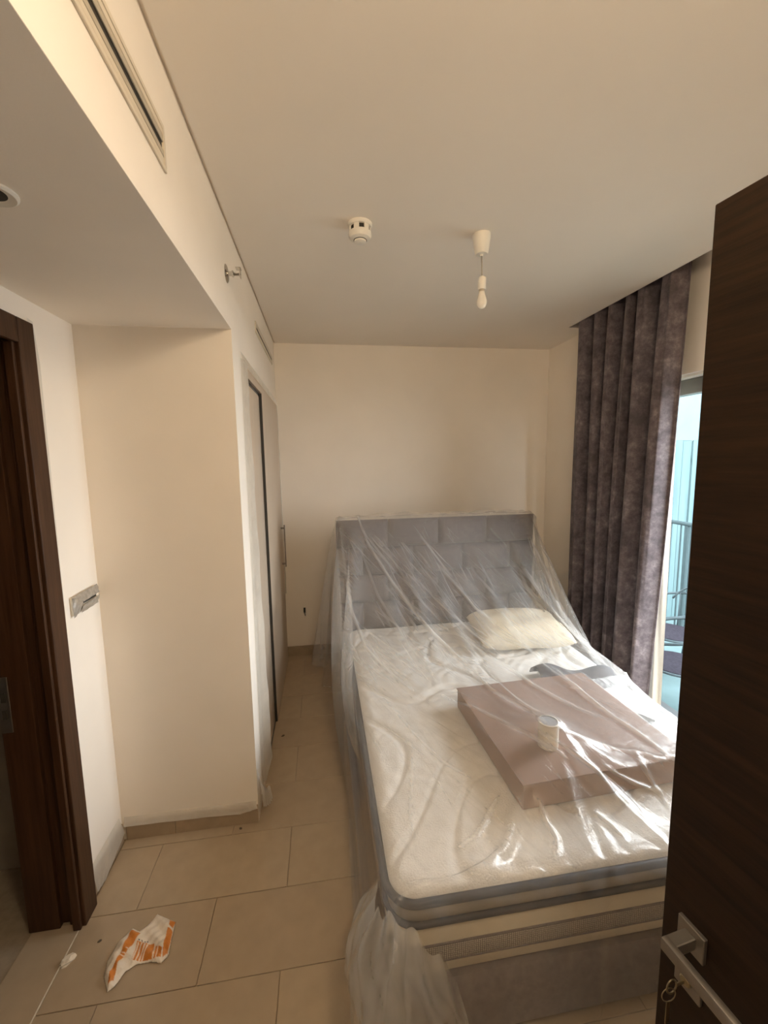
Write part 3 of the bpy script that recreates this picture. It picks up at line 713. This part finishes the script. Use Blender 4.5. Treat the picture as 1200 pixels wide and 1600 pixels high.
for z in (.283, .339):
    at_parent(MB().tube([(p[0], p[1], z) for p in rrect(MX0-.005, MX1+.005, MY0-.005, MY1+.005, RC, 8)], .004, 6, closed=True).build('seam_cord', 'bedbase', smooth=True), ma)
def quilt_top():
    nx, ny = 190, 250
    hx, hy = (MX1-MX0)/2, (MY1-MY0)/2
    u = np.linspace(-hx, hx, nx); v = np.linspace(-hy, hy, ny); U, V = np.meshgrid(u, v)
    ax, ay = np.abs(U), np.abs(V)
    dx, dy = np.clip((ax-(hx-RC))/RC, 0, 1), np.clip((ay-(hy-RC))/RC, 0, 1)
    both = (dx > 0) & (dy > 0)
    nxx = np.where(both, hx-RC+RC*dx*np.sqrt(1-dy**2/2), ax); nyy = np.where(both, hy-RC+RC*dy*np.sqrt(1-dx**2/2), ay)
    X, Y = np.sign(U)*nxx, np.sign(V)*nyy
    rad = np.where(both, np.sqrt((nxx-hx+RC)**2 + (nyy-hy+RC)**2), np.maximum(nxx-hx+RC, nyy-hy+RC))
    e = np.clip(RC-rad, 0, None)/0.055; e = np.clip(e, 0, 1)
    edge = np.sqrt(np.clip(1-(1-e)**2, 0, 1))
    ph = 6.2*(X*1.0 + .22*np.sin(5.1*Y+.6) + .12*np.sin(9.3*X+2.2*Y)) + 2.1*np.sin(4.3*Y+1.5*np.sin(4.1*X)) + .9*np.sin(8.8*X-6.1*Y)
    g = np.exp(-(np.sin(ph)/.26)**2)
    ph2 = 7.0*(Y + .18*np.sin(6.0*X+1.0)) + 1.8*np.sin(5.0*X-3.0*Y)
    g2 = np.exp(-(np.sin(ph2)/.22)**2)*(.5+.5*np.sin(3.1*X+2.3*Y))
    puff = -.016*np.maximum(g, .8*g2) + .003*np.sin(23*X+7*np.sin(11*Y))*np.sin(19*Y+5*np.sin(13*X))
    Z = .490 + (MZ1-.490)*edge + (puff+.006)*np.clip(e*1.5-.3, 0, 1)
    P = np.stack([X+(MX0+MX1)/2, Y+(MY0+MY1)/2, Z], -1)
    return grid_mesh('quilted_top', P)
at_parent(link('quilted_top', quilt_top(), 'quilt'), ma)

# flat brown carton, can, pillow and dark cloth lying on the mattress under the sheet
BXc, BYc, BXh, BYh, BZ0, BZ1 = 1.01, 1.615, .352, .325, .531, .632
BROT = math.radians(2.5)
cb = empty('carton', (BXc, BYc, BZ0)); cb.rotation_euler.z = BROT; tag(cb, 'flat brown carton lying on the mattress under the plastic sheet', 'box')
MB().box(-BXh, BXh, -BYh, BYh, 0, BZ1-BZ0-.004, bev=.004).build('body', 'carton_side', cb)
MB().box(-BXh-.004, BXh+.004, -BYh-.004, BYh+.004, BZ1-BZ0-.0035, BZ1-BZ0, bev=.001, seg=1).build('lid', 'cardboard', cb)
CANX, CANY, CANR, CANZ = .865, 1.45, .039, .742
cn = empty('can', (CANX, CANY, BZ1)); tag(cn, 'small white can with grey lid standing on the carton under the sheet', 'can')
Lc = (0, 0, 0)
MB().lathe([(CANR-.003, .001), (CANR, .004), (CANR, .098), (CANR-.002, .102)], Lc, 32).build('body', 'white_plastic', cn, smooth=True, angle=40)
MB().lathe([(CANR+.001, .100), (CANR+.001, .107), (CANR-.004, .1085)], Lc, 32, cap=False).build('rim', 'white_plastic', cn, smooth=True, angle=40)
MB().lathe([(CANR-.003, .1025), (CANR-.003, .1055)], Lc, 32).build('lid', 'dark_glass', cn, smooth=True, angle=40)
def pillow_mesh(wx, wy, h, n=34):
    bm_P = []
    u = np.linspace(-1, 1, n)
    top = np.zeros((n, n, 3)); 
    for i, q in enumerate(u):
        for j, p_ in enumerate(u):
            pinch = 1-.06*(1-abs(p_))*abs(q)**3; pinch2 = 1-.06*(1-abs(q))*abs(p_)**3
            e = max((1-p_**4)*(1-q**4), 0)**.5
            top[i, j] = (p_*wx/2*pinch2, q*wy/2*pinch, h/2*e*(1+.07*math.sin(5*p_+2*q)+.05*math.sin(7*q-3*p_)))
    bot = top.copy(); bot[..., 2] *= -.75
    V = np.concatenate([top.reshape(-1, 3), bot.reshape(-1, 3)])
    idx = np.arange(n*n).reshape(n, n)
    q1 = np.stack([idx[:-1, :-1], idx[:-1, 1:], idx[1:, 1:], idx[1:, :-1]], -1).reshape(-1, 4)
    q2 = (q1 + n*n)[:, ::-1]
    me = bpy.data.meshes.new('pillow'); me.from_pydata(V.tolist(), [], np.concatenate([q1, q2]).tolist())
    bm = bmesh.new(); bm.from_mesh(me); bmesh.ops.remove_doubles(bm, verts=bm.verts, dist=1e-5); bm.to_mesh(me); bm.free()
    me.polygons.foreach_set('use_smooth', [True]*len(me.polygons)); return me
PLX, PLY, PLZ = 1.30, 2.60, .615
pl = tag(link('pillow', pillow_mesh(.62, .44, .20), 'pillow'), 'cream pillow lying on the mattress under the plastic sheet', 'pillow')
pl.location = (PLX, PLY, PLZ+.006); pl.rotation_euler = (math.radians(3), 0, math.radians(-6))
# folded dark cloth and a small dark remote
P = np.zeros((14, 30, 3))
for i in range(14):
    for j in range(30):
        a, b_ = j/29, i/13
        P[i, j] = (1.17+.40*a, 2.02+.16*b_-.08*a + .015*math.sin(a*7), .537 + .075*math.sin(math.pi*b_)**.6*(.75+.25*math.sin(a*9)))
dcl = tag(solid(link('folded_cloth', grid_mesh('folded_cloth', P), 'dark_cloth'), .006, 1), 'dark grey folded cloth between pillow and carton under the sheet', 'cloth')
tag(MB().box(-.018, .018, -.05, .05, 0, .02, bev=.005).build('remote_control', 'dark_slot'), 'small dark remote control on the mattress under the sheet', 'remote')
bpy.data.objects['remote_control'].location = (1.47, 1.66, .536); bpy.data.objects['remote_control'].rotation_euler.z = .5

# ------------------------------------------------------------------ plastic dust sheet: a small cloth relaxation over the bed
def sheet_points(px_final=0.0185):
    f4 = np.float32
    prof = np.array([(3.232, .70), (3.232, 1.362), (3.215, 1.372), (3.07, 1.372), (1.85, .60), (1.03, .575), (1.005, .50), (0.975, .03)], float)
    seg = np.linalg.norm(np.diff(prof, axis=0), axis=1); cum = np.concatenate([[0], np.cumsum(seg)]); LEN = cum[-1]
    VT = .955                                   # pulled taut between headboard and foot
    W0 = 1.63                                   # width carried by the bed
    def flat(nu, nv):
        V = np.linspace(0, LEN, nv)
        left = np.interp(V, [0, cum[3], cum[4], cum[5], LEN], [.98, .98, .56, .47, .56])
        right = np.full(nv, .42)
        U = np.linspace(0, 1, nu)
        X = -left[:, None] + U[None]*(left+W0+right)[:, None]
        return X*1.03, np.repeat(np.interp(V, [0, cum[3], cum[5], LEN], [0, cum[3], cum[3]+(cum[5]-cum[3])*VT, LEN-(cum[5]-cum[3])*(1-VT)])[:, None], nu, 1)
    def init(nu, nv):
        X = flat(nu, nv)[0]/1.03; V = np.repeat(np.linspace(0, LEN, nv)[:, None], nu, 1)
        y = np.interp(V, cum, prof[:, 0]); z = np.interp(V, cum, prof[:, 1])
        sh = np.interp(V, [0, cum[3], cum[4], LEN], [0, 0, .05, .05])
        dl = np.clip(-X, 0, None); dr_ = np.clip(X-W0, 0, None)
        x = np.clip(X, 0, W0) + .072 + sh
        fl_out = np.interp(V, [0, cum[3], cum[3]+.5, cum[4], cum[5]-.1, cum[6], LEN], [.42, .42, .20, .05, .05, .30, .34])
        x = x - dl*fl_out + dr_*.30
        z = z - dl*.90 - dr_*.95
        y = y + np.where(V < cum[1], .10*dl, 0) - np.where(V > cum[5], .22*dl, 0)
        z = np.maximum(z, .012)
        P = np.stack([x, y, z], -1)
        return P + np.random.default_rng(3).normal(0, .003, P.shape)
    cols_ = [  # centre, half size, rounding, rotation
        ((np.mean((HX0, HX1)), (HY0-.018+HY1)/2, HZ/2), ((HX1-HX0)/2, (HY1-HY0+.018)/2, HZ/2), .03, 0.0),
        ((np.mean((MX0, MX1)), np.mean((MY0, MY1)), .26), ((MX1-MX0)/2+.018, (MY1-MY0)/2+.018, .277), .05, 0.0),
        ((np.mean((HX0, HX1)), (MY0-.03+HY0)/2, .11), ((HX1-HX0)/2-.01, (HY0-MY0+.03)/2, .115), .02, 0.0),
        ((BXc, BYc, (.4+BZ1)/2), (BXh+.005, BYh+.005, (BZ1-.4)/2), .004, BROT)]
    def collide(P, old):
        hit = np.zeros(P.shape[:2], bool); mg = .006
        for c, h, r, a in cols_:
            q = P - np.array(c, f4)
            if a:
                ca, sa = math.cos(a), math.sin(a)
                q = np.stack([q[..., 0]*ca+q[..., 1]*sa, -q[..., 0]*sa+q[..., 1]*ca, q[..., 2]], -1)
            near = np.all(np.abs(q) < np.array(h)+mg, axis=-1)
            if not near.any(): continue
            qq = q[near]; sg = np.sign(qq); d = np.abs(qq) - (np.array(h, f4)-r)
            o = np.maximum(d, 0); ol = np.linalg.norm(o, axis=-1); ins = np.minimum(d.max(-1), 0)
            dist = ol + ins - r
            g = np.where((ol > 1e-6)[:, None], o/np.maximum(ol, 1e-6)[:, None], (d == d.max(-1, keepdims=True)).astype(f4))*sg
            pen = np.maximum(mg-dist, 0)
            # never push a particle downwards
            mv = g*pen[:, None]
            if a: mv = np.stack([mv[:, 0]*ca-mv[:, 1]*sa, mv[:, 0]*sa+mv[:, 1]*ca, mv[:, 2]], -1)
            P[near] += mv
            hm = np.zeros_like(hit); hm[near] = pen > 0; hit |= hm
        # carton: a sheet lying over it always ends up on top
        ca, sa = math.cos(BROT), math.sin(BROT); bx, by = P[..., 0]-BXc, P[..., 1]-BYc
        inn = (np.abs(bx*ca+by*sa) < BXh+.008) & (np.abs(-bx*sa+by*ca) < BYh+.008) & (P[..., 2] < BZ1+mg) & (P[..., 2] > .4)
        P[..., 2] = np.where(inn, BZ1+mg, P[..., 2]); hit |= inn
        # can
        dx, dy = P[..., 0]-CANX, P[..., 1]-CANY; rr = np.sqrt(dx*dx+dy*dy)
        inn = (rr < CANR+.010) & (P[..., 2] < CANZ+mg) & (P[..., 2] > .5)
        if inn.any():
            up = inn; P[..., 2] = np.where(up, CANZ+mg, P[..., 2])
            sd = inn & ~up; k = (CANR+mg)/np.maximum(rr, 1e-5)
            P[..., 0] = np.where(sd, CANX+dx*k, P[..., 0]); P[..., 1] = np.where(sd, CANY+dy*k, P[..., 1]); hit |= inn
        # pillow and cloth as mounds
        ex, ey = (P[..., 0]-PLX)/.33, (P[..., 1]-PLY)/.24
        hz = PLZ + .10*np.sqrt(np.clip((1-np.clip(np.abs(ex), 0, 1)**4)*(1-np.clip(np.abs(ey), 0, 1)**4), 0, 1)) + .024
        inn = (np.abs(ex) < 1) & (np.abs(ey) < 1) & (P[..., 2] < hz); P[..., 2] = np.where(inn, hz, P[..., 2]); hit |= inn
        inn = (P[..., 0] > 1.15) & (P[..., 0] < 1.59) & (P[..., 1] > 1.90) & (P[..., 1] < 2.20) & (P[..., 2] < .628); P[..., 2] = np.where(inn, .628, P[..., 2]); hit |= inn
        inn = (np.hypot(P[..., 0]-1.47, P[..., 1]-1.66) < .075) & (P[..., 2] < .568) & (P[..., 2] > .5); P[..., 2] = np.where(inn, .568, P[..., 2]); hit |= inn
        fl_ = P[..., 2] < .006; P[..., 2] = np.where(fl_, .006, P[..., 2]); hit |= fl_
        P[..., 0] = np.minimum(P[..., 0], 1.93)
        hh_ = hit[..., None]
        P[:] = np.where(hh_, P + (old-P)*np.array([.92, .92, 0], f4), P)
        return P
    def relax(P, nu, nv, steps, dt, g):
        X, V = flat(nu, nv); X = X.astype(f4); V = V.astype(f4); P = P.astype(f4); vel = np.zeros_like(P)
        cons = []
        def add(di, dj, kc, ks):
            for par in range(2):
                # colour along the longer step so that no particle is shared inside a batch
                a = [slice(None), slice(None)]; b = [slice(None), slice(None)]
                def rngs(n, d, start, st): 
                    i0 = np.arange(start, n-abs(d), st) if d >= 0 else np.arange(start+abs(d), n, st)
                    return i0
                if dj > 0:
                    js = np.arange(nu-dj); js = js[((js//dj) % 2) == par]
                    if di >= 0: is_ = np.arange(nv-di)
                    else: is_ = np.arange(-di, nv)
                else:
                    is_ = np.arange(nv-di); is_ = is_[((is_//di) % 2) == par]; js = np.arange(nu)
                ia = np.ix_(is_, js); ib = np.ix_(is_+di, js+dj)
                L0 = np.sqrt((X[ia]-X[ib])**2 + (V[ia]-V[ib])**2)
                cons.append((ia, ib, L0, kc, ks))
        add(0, 1, .85, .95); add(1, 0, .85, .95); add(1, 1, .35, .6); add(-1, 1, .35, .6); add(0, 2, .10, .0); add(2, 0, .10, .0)
        pin_i = [int(round(c/LEN*(nv-1))) for c in (cum[2], cum[3], cum[5])]
        P0 = P.copy()
        for s_ in range(steps):
            old = P.copy(); vel[..., 2] -= g*dt; P += vel*dt
            for ia, ib, L0, kc, ks in cons:
                pa, pb = P[ia], P[ib]; d = pb-pa; l = np.sqrt((d*d).sum(-1))+1e-9
                k = np.where(l > L0, ks, kc); c = (.5*k*(l-L0)/l)[..., None]*d
                P[ia] = pa+c; P[ib] = pb-c
            # the sheet stays put on top of the headboard
            for pi_ in pin_i:
                seg_ = (X[pi_] > .03) & (X[pi_] < W0*1.03-.03)
                P[pi_, seg_] = P0[pi_, seg_]
            P = collide(P, old)
            vel = (P-old)/dt*.965
            sp = np.sqrt((vel*vel).sum(-1, keepdims=True)); vel *= np.minimum(1, 1.5/np.maximum(sp, 1e-6))
        return P
    def resample(P, nu, nv):
        a, b = P.shape[:2]
        ti = np.linspace(0, a-1, nv); i = np.minimum(ti.astype(int), a-2); f = (ti-i)[:, None, None]
        def cr(Q, i, f, n):
            q0, q1, q2, q3 = Q[np.maximum(i-1, 0)], Q[i], Q[i+1], Q[np.minimum(i+2, n-1)]
            return q1 + .5*f*(q2-q0 + f*(2*q0-5*q1+4*q2-q3 + f*(3*(q1-q2)+q3-q0)))
        Q = cr(P, i, f, a)
        tj = np.linspace(0, b-1, nu); j = np.minimum(tj.astype(int), b-2); f = (tj-j)[:, None, None]
        return cr(Q.transpose(1, 0, 2), j, f, b).transpose(1, 0, 2)
    Wm = W0 + .42 + .75
    n1u, n1v = int(Wm/.05), int(LEN/.05)
    P = relax(init(n1u, n1v), n1u, n1v, SIM1, .014, 1.0)
    n2u, n2v = int(Wm/px_final), int(LEN/px_final)
    P = resample(P, n2u, n2v) + np.random.default_rng(5).normal(0, .0012, (n2v, n2u, 3))
    P = relax(P, n2u, n2v, SIM2, .008, 0.6)
    P = resample(P.astype(float), n2u*2-1, n2v*2-1)
    return P
SIM1, SIM2 = 420, 420

STREAKS = [  # wrinkle ridges seen in the sheet (frame pixels): points, height, width in metres
    ([(559, 808), (575, 850), (604, 897), (637, 943), (675, 988), (708, 1020), (742, 1052), (767, 1077), (808, 1100), (850, 1127)], .016, .011),
    ([(531, 822), (540, 897), (550, 956), (571, 1010), (604, 1047), (646, 1080)], .012, .010),
    ([(683, 881), (717, 920), (742, 950), (775, 973)], .011, .010),
    ([(812, 893), (825, 922), (850, 956)], .008, .009),
    ([(827, 839), (850, 885), (867, 927), (879, 964)], .010, .010),
    ([(855, 1147), (893, 1175), (931, 1204), (962, 1232), (988, 1257), (1007, 1278)], .013, .009),
    ([(690, 1087), (737, 1104), (785, 1128), (832, 1150), (867, 1172), (912, 1200)], .009, .009),
    ([(870, 1048), (912, 1086), (959, 1121), (1007, 1153), (1051, 1185)], .013, .010),
    ([(756, 1028), (794, 1045), (826, 1067), (867, 1090), (912, 1112), (962, 1128)], .010, .010),
    ([(874, 1137), (912, 1153), (962, 1172), (1007, 1178), (1048, 1191)], .011, .009),
    ([(937, 1191), (962, 1210), (994, 1226), (1032, 1238)], .012, .008),
    ([(722, 990), (753, 1022), (794, 1041), (832, 1069)], .009, .010),
    ([(861, 1041), (905, 1079), (953, 1120)], .010, .009),
    ([(600, 1090), (650, 1150), (690, 1190), (735, 1215)], .007, .010),
    ([(782, 1240), (760, 1280), (745, 1305), (710, 1330)], .013, .009),
    ([(840, 1240), (850, 1280), (870, 1310), (867, 1345)], .013, .009),
    ([(930, 1270), (955, 1290), (975, 1310)], .011, .008),
    ([(645, 900), (690, 945), (740, 990), (775, 1020)], .006, .010),
    ([(570, 830), (610, 870), (650, 930), (700, 985)], .006, .009),
    ([(640, 1145), (645, 1200), (640, 1270), (650, 1330)], .006, .009),
    ([(560, 850), (590, 930), (640, 1010), (690, 1070)], .006, .010),
    ([(990, 1170), (1020, 1225), (1050, 1270)], .010, .009),
]
def add_streaks(P):
    dv = np.gradient(P, axis=0); du = np.gradient(P, axis=1); N = np.cross(du, dv); N /= np.maximum(np.linalg.norm(N, axis=-1, keepdims=True), 1e-9)
    N *= np.where(N[..., 2:] < 0, -1, 1)
    R_ = np.array([AX_R, AX_U, AX_F]); q = (P-np.array(CAM)) @ R_.T
    px = 600+FPX*q[..., 0]/q[..., 2]; py = 800-FPX*q[..., 1]/q[..., 2]; dep = q[..., 2]
    vis = N[..., 2] > .25
    H_ = np.zeros(P.shape[:2])
    for pts, hgt, wid in STREAKS:
        best = np.full(P.shape[:2], 1e9); along = np.zeros(P.shape[:2]); pts = np.array(pts, float); n = len(pts)-1
        for k in range(n):
            a, b = pts[k], pts[k+1]; ab = b-a; L2 = (ab**2).sum()
            t = np.clip(((px-a[0])*ab[0]+(py-a[1])*ab[1])/L2, 0, 1)
            d = np.hypot(px-a[0]-t*ab[0], py-a[1]-t*ab[1]); m_ = d < best
            best = np.where(m_, d, best); along = np.where(m_, (k+t)/n, along)
        d = best*dep/FPX; e = np.sin(np.pi*np.clip(along, .04, .96))**.5
        H_ += hgt*e*(np.exp(-(d/wid)**2) - .25*np.exp(-(d/(wid*2.4))**2))
    # folds: film made more opaque, taken from the streaks and from the bending of the surface
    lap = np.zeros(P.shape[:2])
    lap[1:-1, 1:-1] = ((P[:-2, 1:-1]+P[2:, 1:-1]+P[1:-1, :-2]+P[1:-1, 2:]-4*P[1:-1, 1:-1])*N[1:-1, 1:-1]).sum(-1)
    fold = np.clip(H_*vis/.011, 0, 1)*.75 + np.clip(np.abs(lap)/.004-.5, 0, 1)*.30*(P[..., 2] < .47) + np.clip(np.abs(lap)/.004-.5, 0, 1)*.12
    return P + N*(H_*vis)[..., None], np.clip(fold, 0, 1)
SH = sheet_points()
SH, FOLD = add_streaks(SH)
nvs, nus = SH.shape[:2]
sheet_me = grid_mesh('plastic_dust_sheet', SH)
vv, uu = np.meshgrid(np.linspace(0, 3.7, SH.shape[0]), np.linspace(0, 2.9, SH.shape[1]), indexing='ij')
loop_v = np.zeros(len(sheet_me.loops), np.int32); sheet_me.loops.foreach_get('vertex_index', loop_v)
pull_haze = np.interp(np.linspace(0, 1, nvs), [0, .22, .30, .50, .60, .84, .88, 1], [.2, .3, 1.1, 1.1, .7, .5, .15, .1])[:, None]*np.ones((1, nus))  # strength of the tension lines, also of the haze painted on the slope
pull_haze *= np.where((SH[..., 0] < .10) | (SH[..., 2] < .46), .3, 1)
pa_ = sheet_me.attributes.new('pull_haze', 'FLOAT', 'POINT'); pa_.data.foreach_set('value', pull_haze.reshape(-1).astype(np.float32))
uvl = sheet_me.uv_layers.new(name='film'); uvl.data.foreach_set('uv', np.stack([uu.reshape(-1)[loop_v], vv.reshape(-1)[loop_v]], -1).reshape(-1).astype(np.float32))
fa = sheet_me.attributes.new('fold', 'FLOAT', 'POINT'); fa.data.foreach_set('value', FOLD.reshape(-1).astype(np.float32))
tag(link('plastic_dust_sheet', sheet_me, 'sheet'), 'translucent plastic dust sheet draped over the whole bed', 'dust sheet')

def bunched_corner():
    nu, nv = 110, 80; r = np.random.default_rng(21)
    path = np.array([(.100, 1.30), (.082, 1.20), (.062, 1.10), (.066, 1.02), (.115, .975), (.20, .962), (.29, .972), (.37, .992)])
    t = np.linspace(0, len(path)-1, nu); i = np.minimum(t.astype(int), len(path)-2); f = t-i
    def cr(k):
        q = path[:, k]; q0, q1, q2, q3 = q[np.maximum(i-1, 0)], q[i], q[i+1], q[np.minimum(i+2, len(q)-1)]
        return q1 + .5*f*(q2-q0 + f*(2*q0-5*q1+4*q2-q3 + f*(3*(q1-q2)+q3-q0)))
    x, y = cr(0), cr(1); s_ = np.linspace(0, 1, nu); v = np.linspace(0, 1, nv)[:, None]
    nx, ny = np.gradient(y), -np.gradient(x); nl = np.hypot(nx, ny); nx, ny = -nx/nl, -ny/nl
    if nx[10] > 0: nx, ny = -nx, -ny
    top = .425 + .085*np.sin(np.pi*s_)**.6 - .22*np.clip((s_-.62)/.38, 0, 1)**1.3 - .12*np.clip((.25-s_)/.25, 0, 1)
    z = top[None]*(1-v) + .012*v
    bul = .038*np.sin(np.pi*np.clip(v*1.25, 0, 1))**.8*np.sin(np.pi*s_)[None]**.5 - .055*(1-v)**4*1.0 + .02*v
    wr_ = sum(a*np.sin(fq*s_[None]*6.28 + ph + 2.2*np.sin(vq*v*3.1+ph2)) for a, fq, ph, vq, ph2 in
              [(.012, 2.2, .3, 1.4, 1.), (.008, 4.3, 1.7, 2.2, 2.), (.004, 8, .9, 3.6, .4)])
    d = bul + wr_*(.25+.75*np.sin(np.pi*np.clip(v*1.1, 0, 1))) 
    P = np.stack([x[None]+nx[None]*d, y[None]+ny[None]*d, np.maximum(z + .02*np.sin(7*s_[None]*6.28+3*v)*(1-v), .008)], -1)
    me = grid_mesh('gathered_corner', P)
    fa = me.attributes.new('fold', 'FLOAT', 'POINT'); lap = np.abs(np.gradient(np.gradient(d, axis=1), axis=1)); fa.data.foreach_set('value', np.clip(.30+lap.reshape(-1)/.006, 0, .6).astype(np.float32))
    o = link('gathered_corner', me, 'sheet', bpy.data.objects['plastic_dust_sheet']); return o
bunched_corner()

# ------------------------------------------------------------------ plastic bag and crumbs on the floor
BAG = [(168, 1552), (163, 1530), (168, 1505), (185, 1475), (207, 1453), (218, 1457), (232, 1447), (246, 1430), (262, 1437), (275, 1443), (268, 1470), (264, 1494), (252, 1507), (235, 1505), (214, 1508), (196, 1520), (178, 1545)]
ORANGE = [[(205, 1460), (220, 1462), (207, 1482), (198, 1495), (185, 1512), (178, 1538), (169, 1544), (172, 1528), (188, 1498)],
          [(215, 1476), (242, 1479), (238, 1503), (206, 1505)], [(263, 1456), (270, 1459), (262, 1494), (254, 1500), (257, 1478)], [(244, 1483), (254, 1488), (252, 1500), (240, 1503)], [(266, 1440), (275, 1443), (270, 1455), (265, 1452)]]
STRIPE = [((217, 1478), (207, 1505)), ((222, 1478), (212, 1505)), ((227, 1479), (217, 1505)), ((231, 1479), (221, 1505)), ((243, 1482), (238, 1504)), ((248, 1484), (243, 1504)), ((191, 1495), (199, 1497)), ((189, 1499), (197, 1501)), ((198, 1489), (203, 1491))]
def in_poly(x, y, poly):
    c = False; n = len(poly); j = n-1
    for i in range(n):
        xi, yi = poly[i]; xj, yj = poly[j]
        if (yi > y) != (yj > y) and x < (xj-xi)*(y-yi)/(yj-yi)+xi: c = not c
        j = i
    return c
def seg_d(x, y, a, b):
    ax, ay = a; bx, by = b; L2 = (bx-ax)**2+(by-ay)**2; t = max(0, min(1, ((x-ax)*(bx-ax)+(y-ay)*(by-ay))/L2))
    return math.hypot(x-ax-t*(bx-ax), y-ay-t*(by-ay))
def build_bag():
    step = 0.8
    xs = np.arange(158, 282, step); ys = np.arange(1425, 1558, step)
    vid = {}; verts = []; cols = []; faces = []
    def vert(i, j):
        if (i, j) in vid: return vid[(i, j)]
        x, y = xs[j], ys[i]
        dmin = min(seg_d(x, y, BAG[k], BAG[(k+1) % len(BAG)]) for k in range(len(BAG)))
        h = .022*min(1, dmin/9)**.5*(.60+.30*math.sin(x*.09+y*.04+.5)+.16*math.sin(x*.21-y*.15+1)+.07*math.sin(x*.43+y*.5)) + .003
        h = max(h, .002)
        p = on_floor(x, y + h*160*0)      # footprint on the floor
        verts.append((p.x, p.y, h))
        c = (0.80, 0.72, 0.62)
        if any(in_poly(x, y, q) for q in ORANGE): c = (0.62, 0.215, 0.035)
        if in_poly(x, y, [(214, 1476), (243, 1479), (238, 1505), (205, 1506)]) and any(seg_d(x, y, *s_) < 1.0 for s_ in STRIPE): c = (0.82, 0.70, 0.58)
        elif any(seg_d(x, y, *s_) < .9 for s_ in STRIPE[4:]): c = (0.80, 0.62, 0.48)
        if any(math.hypot(x-qx, y-1474.5) < 1.1 for qx in (218, 222.5, 227, 231)): c = (0.10, 0.07, 0.06)
        cols.append(c); vid[(i, j)] = len(verts)-1
        return vid[(i, j)]
    for i in range(len(ys)-1):
        for j in range(len(xs)-1):
            if in_poly(xs[j]+step/2, ys[i]+step/2, BAG): faces.append((vert(i, j), vert(i, j+1), vert(i+1, j+1), vert(i+1, j)))
    me = bpy.data.meshes.new('plastic_bag'); me.from_pydata(verts, [], faces)
    ca = me.color_attributes.new('print', 'FLOAT_COLOR', 'POINT')
    ca.data.foreach_set('color', [x for c in cols for x in (*c, 1)])
    me.polygons.foreach_set('use_smooth', [True]*len(me.polygons))
    mt, nt, b = new_mat('printed_bag'); at_ = nd(nt, 'ShaderNodeVertexColor'); at_.layer_name = 'print'
    nt.links.new(at_.outputs[0], b.inputs['Base Color']); b.inputs['Roughness'].default_value = .3
    n = noise(nt, 45, detail=5, rough=.7); bump(nt, b, n.outputs[0], .6, .006)
    return tag(solid(link('plastic_bag', me, mt), .0015, 1), 'crumpled white and orange striped plastic bag on the tile floor', 'bag')
build_bag()
def crumb(px, py, size, mat, label, name, cat, seed, flat=.35):
    p = on_floor(px, py); r = random.Random(seed)
    bm = bmesh.new(); bmesh.ops.create_icosphere(bm, subdivisions=2, radius=1)
    for v in bm.verts:
        k = 1+r.uniform(-.3, .3); v.co = Vector((v.co.x*size*k*1.4, v.co.y*size*k, max(v.co.z, -.4)*size*flat*k + size*flat*.4))
        v.co.z = max(v.co.z, 0)
    me = bpy.data.meshes.new(name); bm.to_mesh(me); bm.free()
    o = link(name, me, mat); o.location = (p.x, p.y, .0006); o.rotation_euler.z = r.uniform(0, 6); tag(o, label, cat); return o
crumb(105, 1503, .017, 'chip', 'crumpled white paper scrap on the pale joint by the dark doorway', 'paper_scrap', 'scrap', 1, .6)
crumb(376, 1295, .006, 'debris', 'tiny dark crumb on the floor before the passage end wall', 'dirt_crumb', 'crumb', 2)
crumb(442, 1150, .008, 'debris', 'dark crumb on the floor below the wardrobe doors', 'dirt_crumb', 'crumb', 3)
crumb(156, 1471, .005, 'debris', 'tiny dark crumb on the floor beside the plastic bag', 'dirt_crumb', 'crumb', 4)
